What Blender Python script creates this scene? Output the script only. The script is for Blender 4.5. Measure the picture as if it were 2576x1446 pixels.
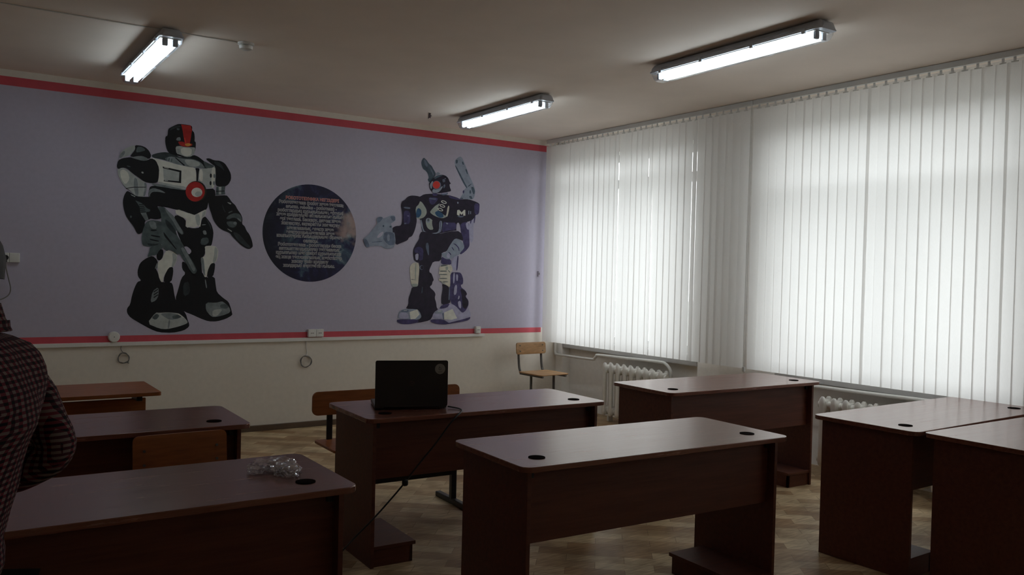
import bpy, bmesh, math, random
import numpy as np
from mathutils import Vector, Matrix, noise as mnoise
from mathutils import geometry as mgeo

# ------------------------------------------------------------------ camera, world, exposure
scene = bpy.context.scene
for o in list(bpy.data.objects):
    bpy.data.objects.remove(o)
COL = scene.collection
H = 2.938                      # ceiling height
CAM_F, CAM_YAW, CAM_PITCH, CAM_ROLL = 2124.245, 0.59449, -0.01795, 0.02461
CAM_POS = Vector((-5.5635, -7.54486, 1.48353))
_cy, _sy, _cp, _sp = math.cos(CAM_YAW), math.sin(CAM_YAW), math.cos(CAM_PITCH), math.sin(CAM_PITCH)
_fw = Vector((_sy * _cp, _cy * _cp, _sp)); _r0 = Vector((_cy, -_sy, 0)); _u0 = _r0.cross(_fw)
_c, _s = math.cos(CAM_ROLL), math.sin(CAM_ROLL)
CAM_R, CAM_U = _c * _r0 + _s * _u0, _c * _u0 - _s * _r0
cd = bpy.data.cameras.new('camera'); cam = bpy.data.objects.new('camera', cd); COL.objects.link(cam)
cd.sensor_width = 36.0; cd.lens = 36.0 * CAM_F / 2576.0; cd.clip_start = 0.05; cd.clip_end = 200
m4 = Matrix.Identity(4)
for i in range(3):
    m4[i][0] = CAM_R[i]; m4[i][1] = CAM_U[i]; m4[i][2] = -_fw[i]; m4[i][3] = CAM_POS[i]
cam.matrix_world = m4
scene.camera = cam

SKY = 5.7
world = bpy.data.worlds.new('overcast_sky'); scene.world = world; world.use_nodes = True
bg = world.node_tree.nodes['Background']
bg.inputs['Color'].default_value = (0.97, 0.985, 1.0, 1); bg.inputs['Strength'].default_value = SKY
vs = scene.view_settings
vs.view_transform = 'Standard'; vs.look = 'None'; vs.gamma = 1.0; vs.use_curve_mapping = False
vs.exposure = 0.0
scene.display_settings.display_device = 'sRGB'
cy = scene.cycles
cy.max_bounces = 12; cy.diffuse_bounces = 6; cy.glossy_bounces = 4; cy.transmission_bounces = 8
cy.transparent_max_bounces = 16; cy.caustics_reflective = False; cy.caustics_refractive = False
cy.sample_clamp_indirect = 8.0; cy.use_denoising = True
TUBE = 17.0                    # radiance of the fluorescent tubes

WIN = [(-2.14, -0.12), (-5.02, -3.00), (-7.90, -5.88)]     # window openings along the wall (y0, y1)
WFX = 0.15                                                  # room face of the window wall
WTOP = 2.74
FX = WFX + 0.17                                             # window frame plane
for k, (y0, y1) in enumerate(WIN):                          # daylight portals (they emit nothing themselves)
    ld = bpy.data.lights.new('window_portal', 'AREA'); ld.shape = 'RECTANGLE'
    ld.size = y1 - y0; ld.size_y = WTOP - 0.76
    lo = bpy.data.objects.new('window_portal', ld); COL.objects.link(lo)
    lo.location = (FX + 0.10, (y0 + y1) / 2, (WTOP + 0.76) / 2)
    lo.rotation_euler = (math.pi / 2, 0, math.pi / 2)
    ld.cycles.is_portal = True

# ------------------------------------------------------------------ helpers
def on_wall(px, py, yv=0.0):
    """reference-photo pixel -> (x, z) on the plane y = yv"""
    d = _fw + CAM_R * ((px - 1288.0) / CAM_F) - CAM_U * ((py - 723.0) / CAM_F)
    t = (yv - CAM_POS.y) / d.y
    p = CAM_POS + d * t
    return p.x, p.z

def nt_new(name):
    m = bpy.data.materials.new(name); m.use_nodes = True
    nt = m.node_tree; b = nt.nodes['Principled BSDF']
    return m, nt, b

def mat(name, col, rough=0.5, var=0.08, scale=20.0, stretch=(1, 1, 1), bump=0.0, metal=0.0, spec=0.5, coat=0.0, detail=4.0):
    m, nt, b = nt_new(name); N = nt.nodes; Lk = nt.links
    tc = N.new('ShaderNodeTexCoord'); mp = N.new('ShaderNodeMapping'); mp.inputs['Scale'].default_value = stretch
    no = N.new('ShaderNodeTexNoise'); no.inputs['Scale'].default_value = scale; no.inputs['Detail'].default_value = detail
    cr = N.new('ShaderNodeValToRGB')
    c = Vector(col)
    cr.color_ramp.elements[0].position = 0.3; cr.color_ramp.elements[1].position = 0.7
    cr.color_ramp.elements[0].color = (*[max(0, x * (1 - var)) for x in c], 1)
    cr.color_ramp.elements[1].color = (*[min(1, x * (1 + var)) for x in c], 1)
    Lk.new(tc.outputs['Object'], mp.inputs['Vector']); Lk.new(mp.outputs['Vector'], no.inputs['Vector'])
    Lk.new(no.outputs['Fac'], cr.inputs['Fac']); Lk.new(cr.outputs['Color'], b.inputs['Base Color'])
    b.inputs['Roughness'].default_value = rough; b.inputs['Metallic'].default_value = metal
    b.inputs['Specular IOR Level'].default_value = spec
    if coat: b.inputs['Coat Weight'].default_value = coat; b.inputs['Coat Roughness'].default_value = 0.25
    if bump:
        bp = N.new('ShaderNodeBump'); bp.inputs['Strength'].default_value = bump; bp.inputs['Distance'].default_value = 0.002
        Lk.new(no.outputs['Fac'], bp.inputs['Height']); Lk.new(bp.outputs['Normal'], b.inputs['Normal'])
    return m

class MB:
    """collects shapes in one bmesh; build() links them as one mesh object"""
    def __init__(s): s.bm = bmesh.new()
    def box(s, x0, x1, y0, y1, z0, z1, bevel=0.0, seg=2, rot=None, piv=(0, 0, 0)):
        t = bmesh.new()
        bmesh.ops.create_cube(t, size=1.0)
        for v in t.verts:
            v.co = Vector(((x0 + x1) / 2 + v.co.x * (x1 - x0), (y0 + y1) / 2 + v.co.y * (y1 - y0), (z0 + z1) / 2 + v.co.z * (z1 - z0)))
        if bevel: bmesh.ops.bevel(t, geom=list(t.edges), offset=bevel, segments=seg, affect='EDGES', profile=0.5)
        s._merge(t, rot, piv); return s
    def _merge(s, t, rot=None, piv=(0, 0, 0)):
        if rot is not None:
            p = Vector(piv)
            for v in t.verts: v.co = rot @ (v.co - p) + p
        me = bpy.data.meshes.new('tmp'); t.to_mesh(me); t.free(); s.bm.from_mesh(me); bpy.data.meshes.remove(me)
    def tube(s, pts, r, n=10, caps=True, rads=None):
        pts = [Vector(p) for p in pts]; rings = []
        up = None
        for i, p in enumerate(pts):
            d = (pts[min(i + 1, len(pts) - 1)] - pts[max(i - 1, 0)]).normalized()
            if up is None:
                up = Vector((0, 0, 1)) if abs(d.z) < 0.9 else Vector((1, 0, 0))
            a = d.cross(up).normalized(); b = a.cross(d).normalized(); up = b
            rr = rads[i] if rads else r
            rings.append([s.bm.verts.new(p + a * rr * math.cos(2 * math.pi * k / n) + b * rr * math.sin(2 * math.pi * k / n)) for k in range(n)])
        for i in range(len(rings) - 1):
            for k in range(n):
                s.bm.faces.new((rings[i][k], rings[i][(k + 1) % n], rings[i + 1][(k + 1) % n], rings[i + 1][k]))
        if caps:
            s.bm.faces.new(rings[0][::-1]); s.bm.faces.new(rings[-1])
        return s
    def cyl(s, c, r, h, axis='z', n=24, r2=None):
        c = Vector(c); d = {'x': Vector((1, 0, 0)), 'y': Vector((0, 1, 0)), 'z': Vector((0, 0, 1))}[axis]
        return s.tube([c - d * h / 2, c + d * h / 2], r, n, rads=[r, r if r2 is None else r2])
    def prism(s, poly, z0, z1, axis='z', bevel=0.0):
        """extrude a 2-D outline; axis z: (x,y)+z, axis y: (x,z)+y, axis x: (y,z)+x"""
        def P(a, b, h): return {'z': (a, b, h), 'y': (a, h, b), 'x': (h, a, b)}[axis]
        t = bmesh.new()
        lo = [t.verts.new(P(a, b, z0)) for a, b in poly]; hi = [t.verts.new(P(a, b, z1)) for a, b in poly]
        n = len(poly)
        f1 = t.faces.new(lo); f2 = t.faces.new(hi[::-1])
        for k in range(n): t.faces.new((lo[(k + 1) % n], lo[k], hi[k], hi[(k + 1) % n]))
        bmesh.ops.recalc_face_normals(t, faces=list(t.faces))
        if bevel:
            ed = [e for f in (f1, f2) for e in f.edges]
            bmesh.ops.bevel(t, geom=ed, offset=bevel, segments=2, affect='EDGES', profile=0.5)
        s._merge(t); return s
    def loft(s, rings, caps=True, closed=True):
        vs = [[s.bm.verts.new(p) for p in r] for r in rings]; n = len(rings[0])
        for i in range(len(vs) - 1):
            for k in range(n if closed else n - 1):
                s.bm.faces.new((vs[i][k], vs[i][(k + 1) % n], vs[i + 1][(k + 1) % n], vs[i + 1][k]))
        if caps and closed: s.bm.faces.new(vs[0][::-1]); s.bm.faces.new(vs[-1])
        return s
    def mesh(s, name, m, smooth=False):
        me = bpy.data.meshes.new(name); s.bm.to_mesh(me); s.bm.free()
        if m: me.materials.append(m)
        if smooth:
            for p in me.polygons: p.use_smooth = True
            try: me.set_sharp_from_angle(angle=math.radians(38))
            except Exception: pass
        return me
    def build(s, name, m, parent=None, smooth=False):
        o = bpy.data.objects.new(name, s.mesh(name, m, smooth)); COL.objects.link(o)
        if parent: o.parent = parent
        return o

def rrect(x0, x1, y0, y1, r, n=6):
    out = []
    for cx, cyy, a0 in ((x1 - r, y1 - r, 0), (x0 + r, y1 - r, 90), (x0 + r, y0 + r, 180), (x1 - r, y0 + r, 270)):
        for k in range(n + 1):
            a = math.radians(a0 + 90 * k / n); out.append((cx + r * math.cos(a), cyy + r * math.sin(a)))
    return out

def tag(o, label=None, cat=None, group=None, kind=None):
    if label: o['label'] = label
    if cat: o['category'] = cat
    if group: o['group'] = group
    if kind: o['kind'] = kind
    return o
def thing(name, label, cat, loc=(0, 0, 0), rz=0.0, group=None):
    o = bpy.data.objects.new(name, None); COL.objects.link(o); o.empty_display_size = 0.1
    o.location = loc; o.rotation_euler = (0, 0, rz)
    return tag(o, label, cat, group)
def struct(o): o['kind'] = 'structure'; return o
def dup(root, loc, rz, label):
    r = root.copy(); COL.objects.link(r); r.location = loc; r.rotation_euler = (0, 0, rz); r['label'] = label
    for ch in list(root.children):
        c = ch.copy(); COL.objects.link(c); c.parent = r
        for g in list(ch.children):
            d = g.copy(); COL.objects.link(d); d.parent = c
    return r
def bez(p0, p1, p2, p3, n=12):
    p0, p1, p2, p3 = map(Vector, (p0, p1, p2, p3)); out = []
    for i in range(n + 1):
        t = i / n; u = 1 - t
        out.append(u**3 * p0 + 3 * u*u*t * p1 + 3 * u*t*t * p2 + t**3 * p3)
    return out
def smooth_path(pts, n=6):
    pts = [Vector(p) for p in pts]; out = []
    for i in range(len(pts) - 1):
        a, b, c, d = pts[max(i-1, 0)], pts[i], pts[i+1], pts[min(i+2, len(pts)-1)]
        for k in range(n):
            t = k / n
            out.append(0.5 * ((2*b) + (c-a)*t + (2*a-5*b+4*c-d)*t*t + (3*b-a-3*c+d)*t**3))
    out.append(pts[-1]); return out
random.seed(4)

# ------------------------------------------------------------------ materials
M = {}
M['ceiling'] = mat('ceiling_whitewash', (0.80, 0.71, 0.63), 0.9, 0.03, 3.0, spec=0.2)
M['lavender'] = mat('lavender_wall_paint', (0.46, 0.43, 0.53), 0.75, 0.03, 30.0, bump=0.05, spec=0.3)
M['white_wall'] = mat('cream_wall_paint', (0.70, 0.645, 0.57), 0.8, 0.03, 25.0, bump=0.05, spec=0.3)
M['side_wall'] = mat('window_wall_paint', (0.87, 0.85, 0.82), 0.8, 0.03, 25.0, bump=0.05, spec=0.3)
M['red'] = mat('red_border_paint', (0.54, 0.080, 0.105), 0.6, 0.06, 12.0, spec=0.3)
M['plastic_white'] = mat('white_plastic', (0.70, 0.69, 0.66), 0.4, 0.02, 40.0)
M['skirting'] = mat('brown_skirting', (0.10, 0.06, 0.035), 0.5, 0.15, 30.0, (0.2, 1, 1))
M['sill'] = mat('grey_sill_paint', (0.38, 0.37, 0.36), 0.6, 0.06, 10.0)
M['frame'] = mat('window_frame_pvc', (0.75, 0.75, 0.74), 0.35, 0.02, 10.0)
M['rail'] = mat('blind_rail_alu', (0.60, 0.59, 0.56), 0.4, 0.04, 10.0)
M['radiator'] = mat('radiator_enamel', (0.78, 0.76, 0.71), 0.35, 0.05, 14.0, bump=0.08)
M['pipe'] = mat('painted_pipe', (0.66, 0.65, 0.62), 0.35, 0.03, 14.0)
M['metal_black'] = mat('black_painted_steel', (0.022, 0.022, 0.025), 0.35, 0.1, 20.0)
M['metal_grey'] = mat('grey_painted_steel', (0.10, 0.095, 0.09), 0.4, 0.1, 20.0)
M['ply'] = mat('pale_plywood', (0.42, 0.24, 0.11), 0.4, 0.22, 9.0, (1.5, 1, 12), spec=0.4)
M['orange_ply'] = mat('orange_varnished_plywood', (0.27, 0.085, 0.025), 0.4, 0.2, 7.0, (1.2, 6, 10), spec=0.4)
M['black_plastic'] = mat('black_plastic', (0.012, 0.011, 0.012), 0.45, 0.1, 30.0)
M['grommet'] = mat('brown_grommet_plastic', (0.010, 0.006, 0.005), 0.95, 0.1, 30.0, spec=0.02)
M['lamp_grey'] = mat('grey_polycarbonate', (0.46, 0.49, 0.54), 0.5, 0.03, 20.0)
M['cable_grey'] = mat('grey_cable', (0.16, 0.15, 0.14), 0.6, 0.1, 30.0)
M['laptop'] = mat('dark_laptop_plastic', (0.030, 0.026, 0.025), 0.42, 0.12, 220.0, spec=0.4)

def laminate(name, c0, c1, rough, spec=.5, tint=(1, 1, 1)):
    """mahogany print laminate: long streaky grain along local x"""
    m, nt, b = nt_new(name); N = nt.nodes; Lk = nt.links
    tc = N.new('ShaderNodeTexCoord'); mp = N.new('ShaderNodeMapping'); mp.inputs['Scale'].default_value = (1.3, 22, 22)
    n1 = N.new('ShaderNodeTexNoise'); n1.inputs['Scale'].default_value = 2.2; n1.inputs['Detail'].default_value = 7; n1.inputs['Roughness'].default_value = 0.65
    n2 = N.new('ShaderNodeTexNoise'); n2.inputs['Scale'].default_value = 3.0
    cr = N.new('ShaderNodeValToRGB')
    cr.color_ramp.elements[0].position = 0.3; cr.color_ramp.elements[0].color = (*c0, 1)
    cr.color_ramp.elements[1].position = 0.72; cr.color_ramp.elements[1].color = (*c1, 1)
    Lk.new(tc.outputs['Object'], mp.inputs['Vector']); Lk.new(mp.outputs['Vector'], n1.inputs['Vector']); Lk.new(tc.outputs['Object'], n2.inputs['Vector'])
    Lk.new(n1.outputs['Fac'], cr.inputs['Fac']); Lk.new(cr.outputs['Color'], b.inputs['Base Color'])
    mr = N.new('ShaderNodeMapRange'); mr.inputs['To Min'].default_value = rough - 0.03; mr.inputs['To Max'].default_value = rough + 0.07
    Lk.new(n1.outputs['Fac'], mr.inputs['Value']); Lk.new(mr.outputs['Result'], b.inputs['Roughness'])
    b.inputs['Specular IOR Level'].default_value = spec; b.inputs['Specular Tint'].default_value = (*tint, 1)
    if spec > .6:
        b.inputs['Coat Weight'].default_value = 0.22; b.inputs['Coat Roughness'].default_value = 0.2; b.inputs['Coat Tint'].default_value = (1.0, .88, .84, 1)
    return m
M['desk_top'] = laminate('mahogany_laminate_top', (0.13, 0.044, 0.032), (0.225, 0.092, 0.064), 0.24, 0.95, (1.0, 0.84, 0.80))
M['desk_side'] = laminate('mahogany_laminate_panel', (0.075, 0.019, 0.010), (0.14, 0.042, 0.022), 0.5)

def floor_mat():
    """linoleum printed with offset wood-block parquet at an angle to the walls"""
    m, nt, b = nt_new('parquet_print_linoleum'); N = nt.nodes; Lk = nt.links
    tc = N.new('ShaderNodeTexCoord'); mp = N.new('ShaderNodeMapping'); mp.inputs['Rotation'].default_value = (0, 0, math.radians(40))
    br = N.new('ShaderNodeTexBrick'); br.inputs['Scale'].default_value = 1.0
    br.inputs['Brick Width'].default_value = 0.30; br.inputs['Row Height'].default_value = 0.10; br.inputs['Mortar Size'].default_value = 0.0016
    br.inputs['Color1'].default_value = (0.30, 0.19, 0.105, 1); br.inputs['Color2'].default_value = (0.56, 0.46, 0.32, 1)
    br.inputs['Mortar'].default_value = (0.20, 0.13, 0.07, 1); br.inputs['Mortar Smooth'].default_value = 0.4
    mp2 = N.new('ShaderNodeMapping'); mp2.inputs['Rotation'].default_value = (0, 0, math.radians(40)); mp2.inputs['Scale'].default_value = (3, 26, 1)
    n1 = N.new('ShaderNodeTexNoise'); n1.inputs['Scale'].default_value = 3.0; n1.inputs['Detail'].default_value = 6
    n2 = N.new('ShaderNodeTexNoise'); n2.inputs['Scale'].default_value = 4.5; n2.inputs['Detail'].default_value = 3
    cr = N.new('ShaderNodeValToRGB'); cr.color_ramp.elements[0].color = (0.74, 0.68, 0.61, 1); cr.color_ramp.elements[1].color = (1.25, 1.22, 1.15, 1)
    cr.color_ramp.elements[0].position = 0.32; cr.color_ramp.elements[1].position = 0.68
    cr2 = N.new('ShaderNodeValToRGB'); cr2.color_ramp.elements[0].color = (0.75, 0.70, 0.62, 1); cr2.color_ramp.elements[1].color = (1.2, 1.18, 1.12, 1)
    cr2.color_ramp.elements[0].position = 0.35; cr2.color_ramp.elements[1].position = 0.65
    mx = N.new('ShaderNodeMix'); mx.data_type = 'RGBA'; mx.blend_type = 'MULTIPLY'; mx.inputs['Factor'].default_value = 1.0
    mx2 = N.new('ShaderNodeMix'); mx2.data_type = 'RGBA'; mx2.blend_type = 'MULTIPLY'; mx2.inputs['Factor'].default_value = 1.0
    Lk.new(tc.outputs['Object'], mp.inputs['Vector']); Lk.new(mp.outputs['Vector'], br.inputs['Vector'])
    Lk.new(tc.outputs['Object'], mp2.inputs['Vector']); Lk.new(mp2.outputs['Vector'], n1.inputs['Vector']); Lk.new(tc.outputs['Object'], n2.inputs['Vector'])
    Lk.new(n1.outputs['Fac'], cr.inputs['Fac']); Lk.new(n2.outputs['Fac'], cr2.inputs['Fac'])
    Lk.new(br.outputs['Color'], mx.inputs[6]); Lk.new(cr.outputs['Color'], mx.inputs[7])
    Lk.new(mx.outputs[2], mx2.inputs[6]); Lk.new(cr2.outputs['Color'], mx2.inputs[7])
    Lk.new(mx2.outputs[2], b.inputs['Base Color'])
    b.inputs['Roughness'].default_value = 0.5; b.inputs['Specular IOR Level'].default_value = 0.35
    return m
M['floor'] = floor_mat()

def fabric_mat():
    """thin white blind cloth: reflects and lets daylight through"""
    m = bpy.data.materials.new('white_blind_cloth'); m.use_nodes = True; nt = m.node_tree; N = nt.nodes; Lk = nt.links
    N.remove(N['Principled BSDF']); out = N['Material Output']
    tc = N.new('ShaderNodeTexCoord'); mp = N.new('ShaderNodeMapping'); mp.inputs['Scale'].default_value = (400, 400, 60)
    no = N.new('ShaderNodeTexNoise'); no.inputs['Scale'].default_value = 1.0
    cr = N.new('ShaderNodeValToRGB'); cr.color_ramp.elements[0].color = (0.88, 0.87, 0.85, 1); cr.color_ramp.elements[1].color = (0.95, 0.94, 0.93, 1)
    df = N.new('ShaderNodeBsdfDiffuse'); tr = N.new('ShaderNodeBsdfTranslucent'); mx = N.new('ShaderNodeMixShader'); mx.inputs['Fac'].default_value = 0.5
    Lk.new(tc.outputs['Object'], mp.inputs['Vector']); Lk.new(mp.outputs['Vector'], no.inputs['Vector']); Lk.new(no.outputs['Fac'], cr.inputs['Fac'])
    Lk.new(cr.outputs['Color'], df.inputs['Color']); Lk.new(cr.outputs['Color'], tr.inputs['Color'])
    Lk.new(df.outputs['BSDF'], mx.inputs[1]); Lk.new(tr.outputs['BSDF'], mx.inputs[2]); Lk.new(mx.outputs['Shader'], out.inputs['Surface'])
    return m
M['vane'] = fabric_mat()

def clear_mat(name, tint, gloss, rough, noise_scale=0):
    m = bpy.data.materials.new(name); m.use_nodes = True; nt = m.node_tree; N = nt.nodes; Lk = nt.links
    N.remove(N['Principled BSDF']); out = N['Material Output']
    tp = N.new('ShaderNodeBsdfTransparent'); gl = N.new('ShaderNodeBsdfGlossy'); mx = N.new('ShaderNodeMixShader')
    tp.inputs['Color'].default_value = (*tint, 1); gl.inputs['Roughness'].default_value = rough
    lw = N.new('ShaderNodeLayerWeight'); lw.inputs['Blend'].default_value = 0.25
    mr = N.new('ShaderNodeMapRange'); mr.inputs['To Min'].default_value = gloss; mr.inputs['To Max'].default_value = min(1, gloss + 0.55)
    Lk.new(lw.outputs['Facing'], mr.inputs['Value']); Lk.new(mr.outputs['Result'], mx.inputs['Fac'])
    Lk.new(tp.outputs['BSDF'], mx.inputs[1]); Lk.new(gl.outputs['BSDF'], mx.inputs[2]); Lk.new(mx.outputs['Shader'], out.inputs['Surface'])
    return m
M['glass'] = clear_mat('window_glass', (0.95, 0.97, 0.97), 0.04, 0.02)
M['lamp_cover'] = clear_mat('clear_lamp_cover', (0.95, 0.96, 0.97), 0.05, 0.15)
M['film'] = clear_mat('clear_plastic_film', (0.93, 0.92, 0.93), 0.13, 0.07)

def emit_mat(name, col, k):
    m = bpy.data.materials.new(name); m.use_nodes = True; nt = m.node_tree; N = nt.nodes
    N.remove(N['Principled BSDF']); e = N.new('ShaderNodeEmission'); e.inputs['Color'].default_value = (*col, 1); e.inputs['Strength'].default_value = k
    nt.links.new(e.outputs['Emission'], N['Material Output'].inputs['Surface']); return m
M['tube'] = emit_mat('lit_fluorescent_tube', (0.82, 0.94, 1.0), TUBE)

# ------------------------------------------------------------------ room shell
XL, YF = -6.95, -9.3           # far-left wall and wall behind the camera
def sbox(name, *a, m=None, **k): return struct(MB().box(*a, **k).build(name, m))
sbox('floor', XL - .2, WFX + .12, YF - .2, .2, -.12, 0, m=M['floor'])
sbox('ceiling', XL - .2, WFX + .45, YF - .2, .2, H, H + .15, m=M['ceiling'])
wb = MB().box(XL - .2, WFX + .45, 0, .2, 0, H)
w_back = struct(wb.build('wall_back', M['white_wall']))
lav = MB().box(XL, WFX - .105, -.0012, 0.001, .884, 2.817).build('trim_3', M['lavender']); struct(lav)     # lavender field
struct(MB().box(XL, WFX, -.0018, 0.001, 2.817, 2.885).build('trim_1', M['red']))
struct(MB().box(XL, -.066, -.0018, 0.001, .831, .884).build('trim_2', M['red']))
sbox('wall_left', XL - .2, XL, YF, 0, 0, H, m=M['white_wall'])
sbox('wall_front', XL - .2, WFX + .45, YF - .2, YF, 0, H, m=M['white_wall'])
sbox('baseboard_back', XL, WFX - .02, -.018, 0, 0, .052, m=M['skirting'], bevel=.004)
# window wall with openings and radiator niches
ww = MB()
edges = [0.0] + [v for w in WIN for v in (w[1], w[0])] + [YF]
for k in range(0, len(edges), 2): ww.box(WFX, WFX + .42, edges[k + 1], edges[k], 0, H)
for y0, y1 in WIN:
    ww.box(WFX, WFX + .42, y0, y1, WTOP, H)
    ww.box(WFX + .11, WFX + .42, y0, y1, 0, .76)
struct(ww.build('wall_right', M['side_wall']))
struct(MB().box(-60, 60, -60, 60, -1.15, -1.1).build('ground', mat('grey_yard_ground', (0.20, 0.20, 0.19), 0.9, 0.2, 0.4)))
bpy.data.objects['ground'].location = (60.6, -4, 0)

for k, (y0, y1) in enumerate(WIN):
    tz = 2.44 if k == 0 else 2.20
    root = struct(bpy.data.objects.new('window_%d' % (k + 1), None)); COL.objects.link(root)
    MB().box(FX, FX + .06, y0, y1, .76, .83, .004).build('frame_bar', M['frame'], root)
    MB().box(FX, FX + .06, y0, y1, WTOP - .07, WTOP, .004).build('frame_bar', M['frame'], root)
    MB().box(FX, FX + .06, y0, y0 + .07, .83, WTOP - .07, .004).build('frame_bar', M['frame'], root)
    MB().box(FX, FX + .06, y1 - .07, y1, .83, WTOP - .07, .004).build('frame_bar', M['frame'], root)
    MB().box(FX - .005, FX + .065, y0 + .07, y1 - .07, tz - .05, tz + .04, .004).build('transom', M['frame'], root)
    mid = y0 + (y1 - y0) * .48
    MB().box(FX - .005, FX + .065, mid - .05, mid + .05, .83, tz - .05, .004).build('mullion', M['frame'], root)
    for a, b_, c, d in ((y0 + .07, mid - .05, .83, tz - .05), (mid + .05, y1 - .07, .83, tz - .05), (y0 + .07, y1 - .07, tz + .04, WTOP - .07)):
        MB().box(FX + .028, FX + .032, a, b_, c, d).build('pane', M['glass'], root)
    MB().box(WFX - .008, FX + .01, y0 + .001, y1 - .001, .665, .765, .008).build('sill', M['sill'], root)
# ------------------------------------------------------------------ vertical blinds
XB = -0.056
PITCH, VW = 0.0795, 0.089
VTOP, VBOT = 2.868, 0.736
def vane_mesh(h):
    mb = MB(); n = 5
    rows = []
    for z in (VBOT, VBOT + .012, VBOT + .04, 1.4, 2.1, VTOP - .02, VTOP):
        rows.append([(0.0025 * math.cos(math.pi * (k / (n - 1) - .5)) - .0012, (k / (n - 1) - .5) * VW, z - VBOT) for k in range(n)])
    mb.loft(rows, caps=False, closed=False)
    me = mb.mesh('vane', M['vane'], True); return me
VM = vane_mesh(0)
hem_m = MB().box(-.0012, .0012, -VW / 2 + .003, VW / 2 - .003, .006, .03).mesh('weight', M['plastic_white'])
hang_m = MB().box(-.002, .002, -.008, .008, 0, .034).box(-.003, .003, -.02, .02, 0, .008).mesh('hanger', M['plastic_white'])
def blind(label, ya, yb, special):
    root = thing('vertical_blind', label, 'blind', (XB, ya, 0), group='vertical blinds along the window wall')
    ln = ya - yb
    r = MB().box(-.022, .022, -ln, 0, 2.903, 2.934, .003)
    r.box(-.028, -.022, -ln, 0, 2.899, 2.936)
    ro = r.build('rail', M['rail'], root)
    n = int(ln / PITCH)
    for k in range(n):
        yy = -PITCH * (k + .5)
        ang = math.radians(random.gauss(6.0, 1.0))
        dy = random.gauss(0, .002)
        if k in special: a2, d2 = special[k]; ang = math.radians(a2); dy += d2
        v = bpy.data.objects.new('vane', VM); COL.objects.link(v); v.parent = root
        v.location = (0, yy + dy, VBOT); v.rotation_euler = (random.gauss(0, .0015), random.gauss(0, .0012), ang)
        h = bpy.data.objects.new('hanger', hang_m); COL.objects.link(h); h.parent = v; h.location = (0, 0, VTOP - VBOT - .002)
    # bead chain looping at the window-side end of the rail
    return root, n
B1 = blind('pale cloth vertical blind nearest the room corner, left of the grey pier', -.05, -2.885,
      {0: (62, 0), 1: (38, .01), 2: (22, 0), 14: (-18, .003), 20: (-20, .003), 27: (-21, .003)})
B2 = blind('wide white vertical blind on the right, with a darker doubled strip', -2.89, -5.66,
      {0: (16, 0), 13: (5, .0085), 12: (5, -.0015)})
B3 = blind('white vertical blind beyond the right edge of view', -5.67, -8.5, {})
ch = MB()
ch.tube(smooth_path([(XB - .03, -2.875, 2.90), (XB - .035, -2.873, 1.8), (XB - .036, -2.872, .80), (XB - .036, -2.880, .735), (XB - .036, -2.890, .80), (XB - .035, -2.888, 1.8), (XB - .03, -2.886, 2.90)]), .0022, 6)
ch.box(XB - .045, XB - .027, -2.892, -2.868, .715, .755, .004)
ch.build('pull_chain', M['plastic_white'], B2[0]).matrix_parent_inverse = Matrix.Translation((-XB, 2.89, 0))

# ------------------------------------------------------------------ cast-iron radiators, heating pipes
def rad_section():
    mb = MB()
    for x in (-.038, .038):
        prof = rrect(-.026, .026, x - .022 + .038 * 0, x + .022, .018, 3)
        prof = [(b, a) for a, b in prof]
        def ring(z, k): return [(x + (px - x) * k, py * k, z) for px, py in prof]
        mb.loft([ring(.035, .35), ring(.045, .8), ring(.07, 1), ring(.15, .86), ring(.43, .86), ring(.52, 1), ring(.55, .85), ring(.568, .4)])
    for z in (.085, .505):
        mb.box(-.05, .05, -.03, .03, z - .042, z + .042, .018, 3)
        mb.cyl((0, 0, z), .03, .098, 'y', 16)
    return mb.mesh('section', M['radiator'], True)
RS = rad_section()
def radiator(label, y_start, n, x=WFX - .075):
    root = thing('radiator', label, 'radiator', (x, y_start, 0.022), group='cast-iron radiators under the windows')
    for k in range(n):
        s = bpy.data.objects.new('section', RS); COL.objects.link(s); s.parent = root; s.location = (0, -.05 - .1 * k, 0)
    for yy in (-.1, -.1 * n + .1):
        MB().box(-.03, .03, yy - .012, yy + .012, -.022, .05, .004).build('foot', M['radiator'], root)
    return root
radiator('white ribbed cast-iron radiator under the blind nearest the corner', -.935, 9)
radiator('white ribbed cast-iron radiator half hidden behind the right-hand desks', -3.495, 12)
PX = WFX - .032
hp = MB().tube(smooth_path([(PX, -.03, H - .002), (PX, -.03, 1.6), (PX, -.03, .66)], 3) +
        smooth_path([(PX, -.03, .655), (PX, -.036, .60), (PX, -.075, .583), (PX, -.30, .585), (PX, -.675, .590), (PX, -.715, .603), (PX, -.75, .632), (PX, -.79, .644), (PX, -1.2, .654), (PX, -1.67, .664),
                     (PX, -1.77, .652), (PX, -1.83, .60), (PX, -1.84, .53), (PX + .0, -1.84, .3), (PX + .0, -1.84, .12), (PX + .0, -1.84, .001)], 5), .0145, 10)
tag(hp.build('heating_pipe', M['pipe'], None, True), 'white bent heating pipe running from the corner over the left radiator', 'pipe')
hp2 = MB().tube(smooth_path([(PX, -3.30, .001), (PX, -3.30, .3), (PX, -3.30, .57), (PX, -3.33, .63), (PX, -3.42, .648), (PX, -3.9, .655), (PX, -4.62, .665), (PX, -4.72, .63), (PX, -4.74, .5), (PX, -4.74, .001)], 5), .0145, 10)
tag(hp2.build('heating_pipe', M['pipe'], None, True), 'white heating pipe above the radiator behind the right-hand desks', 'pipe')

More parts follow.
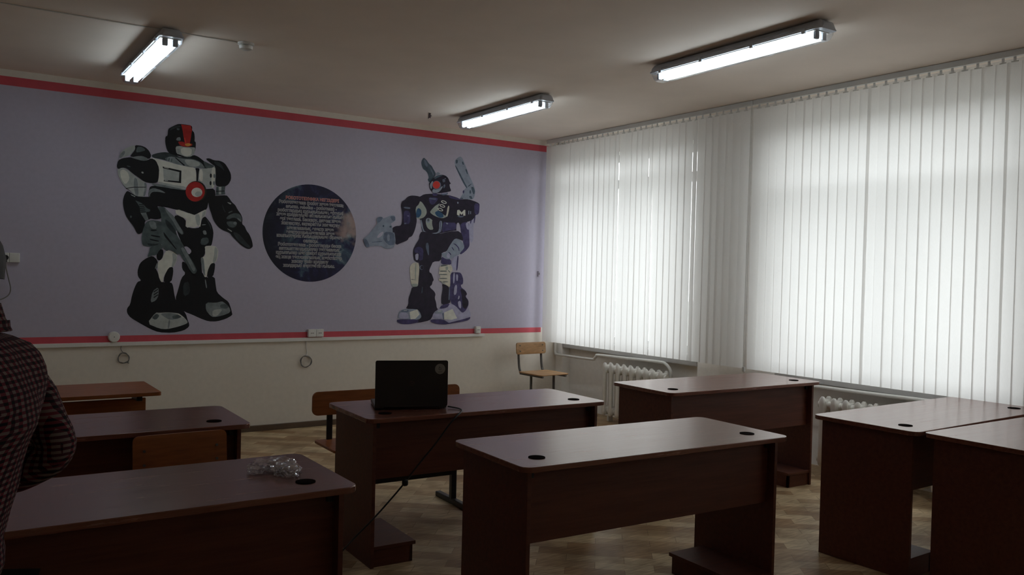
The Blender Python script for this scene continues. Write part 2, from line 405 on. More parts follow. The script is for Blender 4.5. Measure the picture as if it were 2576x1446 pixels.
# ------------------------------------------------------------------ computer desks
L, W, TH = 1.476, 0.589, 0.022
def desk(label, x, y, a):
    root = thing('computer_desk', label, 'desk', (x, y, 0), a, 'mahogany computer desks')
    MB().prism(rrect(0, L, -W, 0, .045, 7), .75 - TH, .75, 'z', .0025).build('tabletop', M['desk_top'], root)
    for u0 in (.04, L - .058):
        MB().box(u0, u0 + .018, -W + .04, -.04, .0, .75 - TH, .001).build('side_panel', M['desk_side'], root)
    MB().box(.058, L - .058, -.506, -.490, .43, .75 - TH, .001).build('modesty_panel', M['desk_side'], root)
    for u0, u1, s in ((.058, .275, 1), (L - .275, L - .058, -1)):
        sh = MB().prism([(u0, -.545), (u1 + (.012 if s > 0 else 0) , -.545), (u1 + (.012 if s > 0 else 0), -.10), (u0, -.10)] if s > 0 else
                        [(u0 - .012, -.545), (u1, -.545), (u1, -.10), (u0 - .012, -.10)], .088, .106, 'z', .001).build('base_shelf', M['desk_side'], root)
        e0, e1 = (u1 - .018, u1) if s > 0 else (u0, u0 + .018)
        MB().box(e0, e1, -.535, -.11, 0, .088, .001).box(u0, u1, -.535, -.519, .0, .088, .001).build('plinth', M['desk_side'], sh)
    for u in (.145, L - .14):
        g = MB().tube([(u, -.45, .7495), (u, -.45, .7525)], .034, 28).build('grommet', M['grommet'], root, True)
        MB().tube([(u, -.45, .7525), (u, -.45, .7531)], .027, 24).tube([(u + .012, -.45, .7525), (u + .012, -.45, .7535)], .010, 12).build('cap', M['grommet'], g, True)
    for u in (.066, L - .088):
        MB().box(u, u + .022, -.522, -.506, .69, .722, .003).build('bracket', M['black_plastic'], root)
    return root
d1 = desk('mahogany desk at the front centre with an empty glossy top', -3.722, -4.382, -.038)
DESKS = [
 ('mahogany desk in the second row with the open laptop on it', -3.816, -3.186, -.030),
 ('mahogany desk in the second row nearest the windows, in front of the left radiator', -1.753, -3.150, -.021),
 ('mahogany desk on the right pushed against another desk, its left end panel showing', -1.623, -4.665, .027),
 ('mahogany desk cut by the bottom right corner of view', -1.580, -5.264, -.004),
 ('mahogany desk in the second row at left behind the person', -5.821, -3.014, -.021),
 ('mahogany desk at the front left with crumpled plastic film on it', -5.860, -4.325, -.001)]
for lb, x, y, a in DESKS: dup(d1, (x, y, 0), a, lb)

# old orange pupil desk by the back wall
od = thing('pupil_desk', 'orange-brown wooden pupil desk standing far left near the back wall', 'desk', (-5.73, -1.92, 0), 0)
MB().prism(rrect(0, 1.22, -.51, 0, .015, 4), .728, .75, 'z', .003).build('tabletop', M['orange_ply'], od)
MB().box(.06, 1.165, -.355, -.340, .38, .698, .003).build('modesty_panel', M['orange_ply'], od)
for u in (.10, 1.095):
    MB().box(u, u + .03, -.47, -.04, .698, .728, .002).build('bearer', M['metal_black'], od)
    MB().box(u, u + .03, -.34, -.31, .04, .70, .002).build('leg', M['metal_black'], od)
    MB().box(u, u + .03, -.48, -.03, 0, .04, .004).build('foot', M['metal_black'], od)

# ------------------------------------------------------------------ school chairs and bench
def ply_panel(w, h, t, bend, r, nx=10, ny=5):
    """curved plywood board: outline w x h with rounded corners, bent about the vertical; centre at origin, facing -y"""
    out = rrect(-w / 2, w / 2, -h / 2, h / 2, r, 5)
    # resample densely along long edges
    pts = []
    for i, p in enumerate(out):
        q = out[(i + 1) % len(out)]; d = math.dist(p, q); n = max(1, int(d / (w / 8)))
        for k in range(n): pts.append((p[0] + (q[0] - p[0]) * k / n, p[1] + (q[1] - p[1]) * k / n))
    bm = bmesh.new()
    f = lambda x: -bend * (1 - (2 * x / w) ** 2) * -1
    fr = [bm.verts.new((x, f(x) - t / 2, z)) for x, z in pts]; bk = [bm.verts.new((x, f(x) + t / 2, z)) for x, z in pts]
    n = len(pts)
    for k in range(n): bm.faces.new((fr[k], bk[k], bk[(k + 1) % n], fr[(k + 1) % n]))
    def fill(vs, flip):
        # strips between matching x on upper and lower outline
        tri = mgeo.tessellate_polygon([[Vector((v.co.x, v.co.z, 0)) for v in vs]])
        for t3 in tri:
            try: bm.faces.new([vs[i] for i in (t3 if not flip else t3[::-1])])
            except ValueError: pass
    fill(fr, False); fill(bk, True)
    bmesh.ops.recalc_face_normals(bm, faces=list(bm.faces))
    mb = MB(); mb._merge(bm); return mb
def chair(label, loc, rz, wood, bh=.125, btop=.745, w=.395):
    """faces local -y; origin on the floor under the seat centre"""
    c = thing('school_chair', label, 'chair', loc, rz)
    st = MB().prism(rrect(-w / 2, w / 2, -.20, .17, .03, 5), .435, .447, 'z', .003).build('seat', wood, c)
    bk = ply_panel(w, bh, .011, .018, .025).build('backrest', wood, c); bk.location = (0, .205, btop - bh / 2); bk.rotation_euler = (math.radians(-6), 0, 0)
    for sx in (-1, 1):
        x = sx * (w / 2 - .045)
        MB().tube([(x, -.005, .02), (x, .0, .425)], .0135, 8).build('leg', M['metal_grey'], c)
        MB().box(x - .013, x + .013, -.22, .19, .0, .026, .006).build('foot', M['metal_grey'], c)
        MB().box(x - .012, x + .012, -.195, .185, .412, .434, .005).build('seat_rail', M['metal_grey'], c)
        MB().tube(smooth_path([(x, .165, .425), (x, .19, .45), (x, .212, .52), (x, .232, btop - .02)], 4), .0125, 8).build('back_post', M['metal_grey'], c)
    MB().tube([(-w / 2 + .045, .0, .2), (w / 2 - .045, .0, .2)], .009, 8).build('stretcher', M['metal_grey'], c)
    for sx in (-1, 1):
        for zz in (-.03, .03):
            b_ = MB().cyl((sx * (w / 2 - .045), -.009, zz), .006, .006, 'y', 8).build('bolt', M['metal_grey'], bk)
    return c
chair('pale plywood school chair on grey legs in the room corner', (-.34, -.43, 0), math.radians(3), M['ply'])
chair('orange-brown school chair, only its backrest showing between the two left desks', (-4.68, -3.885, 0), math.radians(1), M['orange_ply'], bh=.19, btop=.742)

bn = thing('school_bench', 'two-seat orange plywood bench with black frame behind the laptop desk', 'bench', (-3.225, -2.87, 0), math.radians(-1.5))
MB().prism(rrect(-.48, .50, -.20, .16, .03, 5), .432, .447, 'z', .003).build('seat', M['orange_ply'], bn)
bb = ply_panel(1.0, .142, .012, .0, .035).build('backrest', M['orange_ply'], bn); bb.location = (0, .135, .668)
for sx in (-1, 1):
    x = sx * .385
    MB().box(x - .018, x + .018, -.035, .0, .03, .43, .003).build('leg', M['metal_black'], bn)
    MB().box(x - .02, x + .02, -.22, .185, .0, .034, .006).build('foot', M['metal_black'], bn)
    MB().box(x - .014, x + .014, -.19, .15, .405, .432, .003).build('seat_rail', M['metal_black'], bn)
    MB().box(x - .018, x + .018, .142, .155, .42, .72, .003).build('back_post', M['metal_black'], bn)
MB().box(-.385, .385, -.03, -.005, .185, .215, .003).build('stretcher', M['metal_black'], bn)

# ------------------------------------------------------------------ laptop with its cable
la = math.radians(-19.5)
lp = thing('laptop', 'open dark laptop with a round pale sticker on its lid', 'laptop', (-3.513, -3.600, .751), la)
LW = .382
MB().prism(rrect(-LW / 2, LW / 2, .012, .255, .012, 4), .004, .022, 'z', .003).build('base', M['laptop'], lp)
for x in (-LW / 2 + .03, LW / 2 - .03):
    for y in (.03, .235): MB().cyl((x, y, .002), .008, .004, 'z', 10).build('rubber_foot', M['black_plastic'], lp)
kb = MB()
for r in range(5):
    for c in range(14): kb.box(-.165 + c * .0236, -.145 + c * .0236, .05 + r * .0205, .067 + r * .0205, .022, .0235)
kb.build('keyboard', M['black_plastic'], lp)
MB().box(-.05, .05, .17, .235, .0219, .0225).build('touchpad', M['metal_grey'], lp)
lid = MB().prism(rrect(-LW / 2, LW / 2, 0, .243, .010, 5), -.005, .003, 'y', .0015).build('lid', M['laptop'], lp)
lid.location = (0, .008, .014); lid.rotation_euler = (math.radians(-2), 0, 0)
MB().cyl((0, .010, .016), .008, LW - .09, 'x', 10).build('hinge', M['black_plastic'], lp)
MB().box(-LW / 2 + .012, LW / 2 - .012, .0028, .0034, .015, .232).build('screen', mat('dark_screen', (0.02, 0.02, 0.022), .2, .05), lid)
stk = M['sticker'] = mat('pale_round_sticker', (0.30, 0.295, 0.28), .5, .06, 60)
st = MB().tube([(.148, -.0050, .198), (.148, -.0056, .198)], .0275, 32).build('sticker', stk, lid)
gl = MB()
for k in range(16):
    a0, a1 = 2 * math.pi * k / 16, 2 * math.pi * (k + 1) / 16
    gl.tube([(.147 + .006 * math.cos(a0), -.0058, .199 + .006 * math.sin(a0)), (.147 + .006 * math.cos(a1), -.0058, .199 + .006 * math.sin(a1))], .0012, 5)
gl.tube([(.1415, -.0058, .201), (.1425, -.0058, .207), (.1465, -.0058, .211)], .0012, 5)
gl.box(.137, .160, -.0060, -.0054, .1815, .1835)
gl.build('emblem', M['black_plastic'], st)
lg = MB()
for k in range(24):
    a0, a1 = 2 * math.pi * k / 24, 2 * math.pi * (k + 1) / 24
    lg.tube([(.0125 * math.cos(a0), -.0052, .122 + .0125 * math.sin(a0)), (.0125 * math.cos(a1), -.0052, .122 + .0125 * math.sin(a1))], .0011, 5)
for x0, z0, z1 in ((-.006, -.006, .010), (-.0015, -.006, .003), (.0025, -.010, .004), (.0068, -.004, .004)):
    lg.tube([(x0 - .001, -.0052, .122 + z0), (x0 + .001, -.0052, .122 + z1)], .0010, 5)
lg.tube([(-.005, -.0052, .1255), (-.0012, -.0052, .1255)], .001, 5); lg.tube([(.003, -.0052, .126), (.0072, -.0052, .126)], .001, 5); lg.tube([(.003, -.0052, .118), (.0066, -.0052, .118)], .001, 5)
lg.build('logo', mat('dull_red_logo', (0.060, 0.028, 0.026), .4, .05), lid)
cb = MB().tube(smooth_path([(-3.318, -3.640, .760), (-3.298, -3.660, .757), (-3.285, -3.70, .7555), (-3.30, -3.76, .7550), (-3.335, -3.80, .752), (-3.37, -3.815, .735), (-3.415, -3.815, .69), (-3.49, -3.812, .60), (-3.57, -3.812, .52), (-3.664, -3.815, .42),
        (-3.74, -3.82, .35), (-3.82, -3.83, .285), (-3.92, -3.84, .21), (-4.02, -3.85, .13), (-4.12, -3.87, .05), (-4.22, -3.93, .012), (-4.30, -4.0, .008), (-4.34, -4.1, .006)], 6), .0042, 8)
cbo = tag(cb.build('laptop_cable', M['black_plastic'], None, True), 'thin black cable hanging from the laptop in front of its desk', 'cable')
fb = MB().box(-.014, .014, -.014, .014, -.017, .017, .010, 3).build('ferrite_bead', M['black_plastic'], cbo, True)
fb.location = (-3.652, -3.815, .431)

# ------------------------------------------------------------------ crumpled plastic film on the front-left desk
def crumple():
    bm = bmesh.new()
    for (cx, cyy, rx, ry, rz_, sd) in ((-.025, .03, .055, .055, .021, 1), (.035, .045, .045, .055, .020, 2), (.012, -.06, .042, .075, .019, 3), (-.070, .0, .030, .030, .014, 4), (.042, -.02, .034, .05, .018, 5)):
        t = bmesh.new(); bmesh.ops.create_icosphere(t, subdivisions=4, radius=1)
        for v in t.verts:
            p = v.co.copy(); q = p * 2.1 + Vector((sd * 7.3, 0, 0))
            k = 1 + .35 * mnoise.noise(q) + .22 * abs(mnoise.noise(q * 2.7)) + .16 * mnoise.noise(q * 6) + .07 * mnoise.noise(q * 13)
            v.co = Vector((cx + p.x * rx * k, cyy + p.y * ry * k, max(.0012, rz_ * .8 + p.z * rz_ * k)))
        me = bpy.data.meshes.new('t'); t.to_mesh(me); t.free(); bm.from_mesh(me); bpy.data.meshes.remove(me)
    mb = MB(); mb._merge(bm); return mb
fo = crumple().build('plastic_film', M['film']); fo.location = (-4.563, -4.585, .7505)
tag(fo, 'crumpled clear plastic film lying on the front-left desk', 'plastic film')
# ------------------------------------------------------------------ cable duct, sockets, coils on the back wall
du = MB().box(-5.9, -.808, -.022, -.0005, .800, .832, .003).build('cable_duct', M['plastic_white'])
tag(du, 'long white plastic cable duct along the bottom of the lower red stripe', 'cable duct')
def socket(label, x, z, n=1, w=.075):
    s = thing('wall_socket', label, 'socket', (x, -.002, z), group='white sockets on the back wall')
    for k in range(n):
        cx = (k - (n - 1) / 2) * w
        f = MB().box(cx - w / 2 + .001, cx + w / 2 - .001, -.036, 0, -.036, .036, .005).build('faceplate', M['plastic_white'], s)
        MB().cyl((cx, -.0362, 0), .022, .002, 'y', 24).build('recess', M['plastic_white'], f)
        MB().cyl((cx - .009, -.0375, 0), .0045, .001, 'y', 8).cyl((cx + .009, -.0375, 0), .0045, .001, 'y', 8).box(cx - .016, cx + .016, -.0378, -.0372, -.0022, .0022).build('pin_hole', M['cable_grey'], f)
    return s
socket('white double socket above the duct between the globe and the laptop', -2.671, .874, 2)
socket('white single socket near the right end of the duct, under the purple robot', -.898, .873, 1, .062)
ps = thing('wall_socket', 'white double socket at far left with a black plug in it', 'socket', (-5.135, -.002, 1.502), group='white sockets on the back wall')
for cx in (-.036, .036):
    f = MB().box(cx - .0355, cx + .0355, -.03, 0, -.037, .037, .005).build('faceplate', M['plastic_white'], ps)
    MB().cyl((cx, -.0302, 0), .024, .002, 'y', 24).build('recess', M['plastic_white'], f)
pg = thing('plug', 'black mains plug and cord hanging from the far-left wall socket', 'plug', (-5.158, -.033, 1.502))
MB().cyl((0, -.014, 0), .019, .03, 'y', 20).box(-.008, .008, -.028, -.004, -.036, -.008, .004).build('plug_body', M['black_plastic'], pg, True)
MB().tube(smooth_path([(0, -.016, -.034), (.005, -.02, -.09), (.022, -.018, -.17), (.034, -.015, -.23), (.028, -.015, -.275), (.0, -.02, -.305), (-.05, -.03, -.325), (-.11, -.05, -.32), (-.2, -.06, -.30), (-.32, -.04, -.29)], 6), .0042, 8).build('cord', M['cable_grey'], pg, True)
rb = thing('junction_box', 'small round white junction box on the lower red stripe under the black robot', 'junction box', (-4.389, -.001, .876))
MB().tube([(0, 0, 0), (0, -.026, 0), (0, -.034, 0)], .044, 28, rads=[.044, .044, .038]).build('cover', M['plastic_white'], rb, True)
MB().cyl((0, -.0345, 0), .004, .002, 'y', 8).build('screw', M['metal_grey'], rb)
def coil(label, x, z, r, hang, flat=1.0):
    c = thing('cable_coil', label, 'cable', (x, -.012, z), group='coiled cables under the duct')
    pts = []
    for k in range(0, 97):
        a = 2 * math.pi * k / 24 + .4; rr = r * (1 + .07 * math.sin(3.1 * a + x * 7) + .02 * math.sin(7 * a))
        pts.append((rr * math.cos(a) * flat, -.004 * (k / 40) + .004 * math.sin(2 * a), rr * math.sin(a)))
    MB().tube(pts, .0034, 6).build('loop', M['cable_grey'], c, True)
    if hang:
        MB().tube(smooth_path([(.0, 0, r * .98), (.012, .004, r + .03), (.004, .006, r + .08), (.004, .008, hang)], 5), .0034, 6).build('lead', M['plastic_white'], c, True)
    else:
        MB().tube([(r * .5, 0, -r * .85), (r * 1.0, -.002, -r * 1.05)], .0034, 6).tube(smooth_path([(.0, .0, r), (-.02, .004, r + .03), (-.015, .006, .115)], 4), .003, 6).build('lead', M['cable_grey'], c, True)
    return c
coil('coiled grey cable hanging under the duct at left, below the round junction box', -4.314, .700, .042, 0)
coil('coiled cable on a short lead below the double wall socket', -2.757, .612, .052, .190)
sw = thing('wall_switch', 'tiny grey switch on the lavender wall beside the corner', 'switch', (-.115, -.002, 1.475))
MB().box(-.012, .012, -.012, 0, -.03, .03, .003).build('faceplate', M['lavender'], sw)
MB().box(-.006, .006, -.016, -.012, -.012, .012, .002).build('rocker', M['cable_grey'], sw)

# ------------------------------------------------------------------ ceiling: lamps, detector, cable
def lamp(label, x, y, ln, rz):
    t = thing('ceiling_lamp', label, 'lamp', (x, y, H), rz, 'twin-tube ceiling lamps')
    hw = .074
    prof = [(-hw, -.062), (-hw, -.050), (-.066, -.045), (-.058, -.020), (-.046, -.008), (.046, -.008), (.058, -.020), (.066, -.045), (hw, -.050), (hw, -.062)]
    def rings(pr, yy): return [(a * yy[1], yy[0], b * 1.0 if yy[2] is None else yy[2] + (b - yy[2]) * yy[3]) for a, b in pr]
    h = MB()
    h.loft([rings(prof, (s * ln / 2 * k, sc, -.062, zc)) for s, k, sc, zc in ((-1, 1.0, .86, .45), (-1, .985, .97, .85), (-1, .965, 1, 1), (1, .965, 1, 1), (1, .985, .97, .85), (1, 1.0, .86, .45))])
    h.build('housing', M['lamp_grey'], t, True)
    for s in (-1, 1): MB().box(-.03, .03, s * ln * .3 - .03, s * ln * .3 + .03, -.009, -.0005).build('bracket', M['metal_grey'], t)
    cp = [(-.070, -.060), (-.066, -.085), (-.052, -.108), (-.03, -.118), (.03, -.118), (.052, -.108), (.066, -.085), (.070, -.060)]
    c = MB()
    c.loft([rings(cp, (s * ln / 2 * k, sc, -.060, zc)) for s, k, sc, zc in ((-1, .985, .80, .25), (-1, .975, .93, .75), (-1, .955, 1, 1), (1, .955, 1, 1), (1, .975, .93, .75), (1, .985, .80, .25))], caps=False, closed=False)
    c.build('clear_cover', M['lamp_cover'], t, True)
    MB().box(-.062, .062, -ln * .468, ln * .468, -.066, -.062, .001).build('gear_tray', M['plastic_white'], t)
    for sx in (-.030, .030):
        MB().cyl((sx, 0, -.092), .0135, ln * .90, 'y', 16).build('tube', M['tube'], t, True)
        for s in (-1, 1):
            MB().box(sx - .016, sx + .016, s * ln * .4575 - .010, s * ln * .4575 + .010, -.108, -.066, .004).build('lamp_holder', M['lamp_grey'], t)
    for sx in (-1, 1):
        for k in (-.42, -.15, .15, .42):
            MB().box(sx * hw - .006, sx * hw + .006, k * ln - .012, k * ln + .012, -.076, -.046, .002).build('clip', M['lamp_grey'], t)
    return t
l1 = lamp('lit twin-tube ceiling lamp at left, seen nearly end-on above the black robot', -4.405, -1.345, 1.40, 0)
dup(l1, (-1.505, -1.315, H), math.radians(-1.5), 'lit twin-tube ceiling lamp nearest the back wall, above the purple robot')
dup(l1, (-1.475, -3.905, H), math.radians(-1.5), 'lit twin-tube ceiling lamp nearest the camera, above the blinds at right')

sd = thing('smoke_detector', 'small round white smoke detector on the ceiling right of the left lamp', 'smoke detector', (-3.93, -1.955, H))
MB().tube([(0, 0, -.001), (0, 0, -.012), (0, 0, -.014)], .05, 28, rads=[.052, .052, .048]).build('base', M['plastic_white'], sd, True)
MB().tube([(0, 0, -.014), (0, 0, -.022), (0, 0, -.040), (0, 0, -.046)], .05, 28, rads=[.03, .044, .040, .024]).build('chamber', M['plastic_white'], sd, True)
MB().cyl((.03, 0, -.040), .003, .006, 'z', 8).build('indicator', M['red'], sd)
cc = MB().tube([(-6.94, -1.93, H - .004), (-5.3, -1.932, H - .004), (-4.4, -1.95, H - .004), (-3.985, -1.955, H - .004)], .0036, 6).build('ceiling_cable', M['plastic_white'])
tag(cc, 'thin cable running along the ceiling to the smoke detector', 'cable')
bx, bz = on_wall(1081, 290)
bg_ = MB()
sp = [(1079, 283), (1082, 285), (1084, 284), (1083, 289), (1086, 291), (1083, 293), (1084, 297), (1081, 295), (1077, 298), (1078, 292)]
def on_ceil(px, py, z):
    d = _fw + CAM_R * ((px - 1288.0) / CAM_F) - CAM_U * ((py - 723.0) / CAM_F)
    p = CAM_POS + d * ((z - CAM_POS.z) / d.z); return p.x, p.y
bg_.prism([on_ceil(a, b, H) for a, b in sp], H - .003, H - .0003)
tag(bg_.build('ceiling_mark', M['black_plastic']), 'tiny black ragged mark on the ceiling left of the middle lamp', 'mark')

# ------------------------------------------------------------------ flat wall stickers: two robots and a globe
def pm(name, c, var=.12, sc=18): return mat('print_' + name, c, .55, var, sc, spec=.25)
P = dict(K=pm('black', (.010, .010, .012)), G=pm('charcoal', (.035, .045, .050), .3), g=pm('gunmetal', (.085, .110, .115), .3), M=pm('steel', (.20, .23, .24), .25),
         S=pm('silver', (.40, .43, .42), .15), W=pm('white', (.66, .66, .60), .10), R=pm('red', (.40, .025, .022), .2), Y=pm('amber', (.62, .30, .06), .2),
         V=pm('wall_tone', (.46, .43, .53), .03), P=pm('violet_black', (.018, .013, .030), .3), N=pm('deep_violet', (.055, .045, .13), .35), B=pm('blue_grey', (.26, .30, .38), .15),
         b=pm('slate_blue', (.13, .16, .23), .25), L=pm('pale_violet', (.38, .37, .52), .15), C=pm('dark_teal', (.065, .095, .13), .3), E=pm('grey_green', (.34, .37, .34), .12),
         Q=pm('deep_blue', (.025, .085, .17), .3), O=pm('bright_red', (.62, .045, .035), .1), I=pm('ivory', (.60, .565, .48), .12), A=pm('olive_black', (.03, .03, .02)))
CR = dict(A=(280, 300, 7.1556), B=(280, 460, 7.1556), C=(280, 640, 7.1556), D=(980, 380, 9.0385), E=(900, 520, 8.05), F=(960, 640, 7.6115))
def chaikin(pts, n=1):
    for _ in range(n):
        o = []
        for i, p in enumerate(pts):
            q = pts[(i + 1) % len(pts)]
            o.append((p[0] * .78 + q[0] * .22, p[1] * .78 + q[1] * .22)); o.append((p[0] * .22 + q[0] * .78, p[1] * .22 + q[1] * .78))
        pts = o
    return pts
def ell(cx, cyy, rx, ry, rot=0, n=28):
    c, s = math.cos(math.radians(rot)), math.sin(math.radians(rot))
    return [(cx + rx * math.cos(2 * math.pi * k / n) * c - ry * math.sin(2 * math.pi * k / n) * s, cyy + rx * math.cos(2 * math.pi * k / n) * s + ry * math.sin(2 * math.pi * k / n) * c) for k in range(n)]
def sticker(name, label, layers):
    root = thing(name, label, 'wall sticker', (0, 0, 0)); groups = {}
    for i, (part, crop, col, pts, sm) in enumerate(layers):
        x0, y0, s = CR[crop]
        if sm: pts = chaikin(pts, sm)
        w = [on_wall(x0 + u / s, y0 + v / s) for u, v in pts]
        groups.setdefault(part, []).append((col, w, .0016 + i * .00005))
    xs = [p[0] for g in groups.values() for l in g for p in l[1]]; zs = [p[1] for g in groups.values() for l in g for p in l[1]]
    ox, oz = (min(xs) + max(xs)) / 2, min(zs); root.location = (ox, 0, oz)
    for part, ls in groups.items():
        bm = bmesh.new(); mats = []
        for col, w, d in ls:
            if col not in mats: mats.append(col)
            tri = mgeo.tessellate_polygon([[Vector((a, b, 0)) for a, b in w]])
            vs = [bm.verts.new((a - ox, -d, b - oz)) for a, b in w]
            for t3 in tri:
                va = [vs[j] for j in t3]
                n = (va[1].co - va[0].co).cross(va[2].co - va[0].co)
                if n.length < 1e-12: continue
                try: f = bm.faces.new(va if n.y < 0 else va[::-1]); f.material_index = mats.index(col)
                except ValueError: pass
        me = bpy.data.meshes.new(part); bm.to_mesh(me); bm.free()
        for c in mats: me.materials.append(P[c])
        o = bpy.data.objects.new(part.split('|')[0], me); COL.objects.link(o); o.parent = root
    return root
R1 = []
def a(part, crop, col, pts, sm=1): R1.append((part, crop, col, pts, sm))
# --- black and white robot
a('leg', 'C', 'K', [(1270,120),(1340,150),(1420,300),(1500,350),(1620,300),(1700,420),(1860,390),(1880,560),(1900,680),(2010,780),(2110,850),(2150,960),(2170,1040),(2180,1090),(2060,1160),(1900,1205),(1750,1205),(1600,1150),(1450,1080),(1340,1040),(1200,960),(1150,800),(1200,640),(1260,420),(1340,340),(1270,260)])
a('leg', 'B', 'K', [(1150,560),(1340,650),(1340,790),(1480,820),(1600,800),(1630,640),(1690,600),(1740,660),(1800,740),(1840,880),(1830,1000),(1800,1140),(1690,1160),(1680,1300),(1620,1360),(1620,1440),(1640,1700),(1500,1700),(1400,1500),(1280,1120),(1190,900),(1120,700)])
a('leg', 'C', 'W', [(1680,-150),(1780,-160),(1880,-150),(1925,-80),(1920,30),(1880,150),(1790,160),(1750,260),(1710,410),(1670,400),(1640,250),(1610,60),(1690,30),(1690,-80)])
a('leg', 'C', 'S', [(1860,-145),(1915,-100),(1910,30),(1870,150),(1820,152),(1850,0)])
a('leg', 'C', 'M', [(1600,60),(1660,50),(1680,250),(1690,400),(1650,330)])
a('leg', 'B', 'K', [(1590,1180),(1680,1170),(1690,1280),(1640,1330),(1590,1310)])
a('leg', 'C', 'K', [(1790,160),(1870,150),(1860,280),(1830,400),(1720,420),(1730,300)])
a('leg', 'C', 'M', [(1700,860),(1880,870),(1990,840),(2040,870),(2120,940),(2150,1040),(2000,1100),(1840,1130),(1780,1100),(1700,1000)])
a('leg', 'C', 'S', [(1820,1000),(1960,980),(2000,1000),(1900,1110),(1820,1110)])
a('leg', 'C', 'g', [(1960,900),(2060,890),(2120,940),(2060,980),(1960,960)])
a('leg', 'C', 'M', [(1680,450),(1700,450),(1725,600),(1705,610)])
a('leg', 'C', 'G', [(1290,520),(1400,480),(1420,700),(1300,760)])
a('leg', 'B', 'M', [(1640,860),(1700,850),(1720,930),(1660,930)]); a('leg', 'B', 'g', [(1620,990),(1740,980),(1760,1060),(1700,1120),(1600,1110)])
a('leg', 'B', 'S', [(1630,750),(1700,745),(1700,755),(1630,762)]); a('leg', 'B', 'G', [(1700,640),(1740,680),(1790,760),(1800,860),(1760,760)])
a('leg|2', 'C', 'K', [(540,130),(640,60),(740,20),(830,100),(840,200),(800,250),(840,330),(880,470),(930,500),(1080,500),(1110,560),(1130,700),(1150,790),(1190,900),(1250,960),(1340,1060),(1380,1200),(1400,1240),(1400,1300),(1300,1370),(1100,1410),(850,1400),(700,1340),(520,1240),(350,1140),(280,1050),(280,970),(340,900),(370,740),(420,590),(470,490),(540,470),(480,400),(470,300),(500,190)])
a('leg|2', 'C', 'W', [(940,0),(1000,-80),(1100,-60),(1190,0),(1170,130),(1120,230),(1030,240),(980,330),(940,400),(930,500),(890,490),(850,390),(830,200),(850,120),(920,80)])
a('leg|2', 'C', 'S', [(1090,-40),(1185,10),(1165,130),(1115,225),(1080,228),(1110,100)])
a('leg|2', 'C', 'M', [(780,250),(830,130),(835,240),(800,260)])
a('leg|2', 'C', 'K', [(1030,235),(1110,220),(1115,330),(1080,500),(940,510),(950,390)])
a('leg|2', 'B', 'K', [(830,1230),(880,1190),(930,1200),(940,1260),(920,1350),(870,1400),(820,1380),(810,1300)])
a('leg|2', 'C', 'M', [(740,660),(850,580),(850,740),(800,830),(700,870)])
for k in range(3): a('leg|2', 'C', 'K', [(760, 665 + 50*k), (840, 615 + 50*k), (845, 632 + 50*k), (765, 685 + 50*k)], 0)
a('leg|2', 'C', 'S', [(800,1040),(860,1050),(1000,1040),(1150,1050),(1220,1060),(1310,1130),(1370,1200),(1370,1240),(1200,1300),(1000,1345),(870,1335),(640,1240)])
a('leg|2', 'C', 'M', [(870,1060),(1100,1050),(1250,1100),(1230,1150),(1060,1180),(960,1130)]); a('leg|2', 'C', 'g', [(1090,1100),(1230,1085),(1270,1130),(1110,1165)])
a('leg|2', 'C', 'M', [(1030,1180),(1060,1180),(1040,1330),(1010,1335)]); a('leg|2', 'C', 'g', [(720,1140),(810,1060),(870,1100),(800,1180)], 1)
a('leg|2', 'C', 'W', [(1210,1065),(1300,1130),(1290,1140),(1200,1075)], 0)
# torso
a('torso', 'B', 'K', [(680,110),(700,60),(830,40),(1000,90),(1300,130),(1700,110),(1860,100),(1880,250),(1750,330),(1720,480),(1640,500),(1560,550),(1480,580),(1400,550),(1290,500),(1150,480),(1000,440),(820,420),(720,420),(700,300),(660,220)])
a('torso', 'B', 'M', [(680,120),(760,90),(900,130),(990,190),(850,160),(740,160),(700,200),(690,260),(665,210)])
a('torso', 'A', 'G', [(720,640),(860,600),(1000,590),(1150,640),(1250,690),(1480,640),(1560,670),(1640,740),(1700,800),(1800,860),(1780,890),(1600,880),(1400,860),(1100,780),(900,720),(740,690)])
a('torso', 'A', 'M', [(960,700),(1060,670),(1150,680),(1290,710),(1480,720),(1600,770),(1680,850),(1670,880),(1500,870),(1350,850),(1150,800),(1000,750)])
a('torso', 'A', 'S', [(1300,720),(1480,730),(1590,780),(1600,830),(1500,860),(1380,840)])
for k in range(3): a('torso', 'A', 'g', [(990 + 45*k, 690 + 8*k), (1010 + 45*k, 690 + 8*k), (990 + 50*k, 745 + 12*k), (970 + 50*k, 740 + 12*k)], 0)
a('torso', 'A', 'K', [(1140,690),(1165,690),(1330,830),(1300,835)], 0)
a('torso', 'A', 'K', [(1480,640),(1560,670),(1650,740),(1780,850),(1690,880),(1620,780),(1520,720),(1400,700)])
a('torso', 'A', 'W', [(680,695),(760,700),(1000,760),(1200,820),(1380,855),(1500,870),(1520,920),(1530,1060),(1520,1130),(1420,1150),(1350,1220),(1320,1260),(1150,1230),(960,1200),(830,1150),(860,1020),(850,860),(800,750)])
a('torso', 'A', 'S', [(860,1120),(1100,1180),(1340,1210),(1320,1255),(1150,1228),(960,1198),(840,1150)])
a('torso', 'A', 'S', [(930,885),(1225,950),(1215,1115),(945,1095)], 0)
a('torso', 'A', 'K', [(1505,875),(1590,885),(1570,960),(1560,1120),(1530,1130),(1530,940)])
a('torso', 'A', 'S', [(1590,890),(1700,890),(1820,860),(1870,850),(1880,1000),(1860,1240),(1720,1240),(1690,1170),(1620,1130),(1560,1110),(1570,980)])
a('torso', 'A', 'W', [(1590,900),(1640,900),(1650,1120),(1580,1100),(1580,980)]); a('torso', 'A', 'W', [(1800,880),(1865,860),(1870,1000),(1850,1230),(1800,1230)])
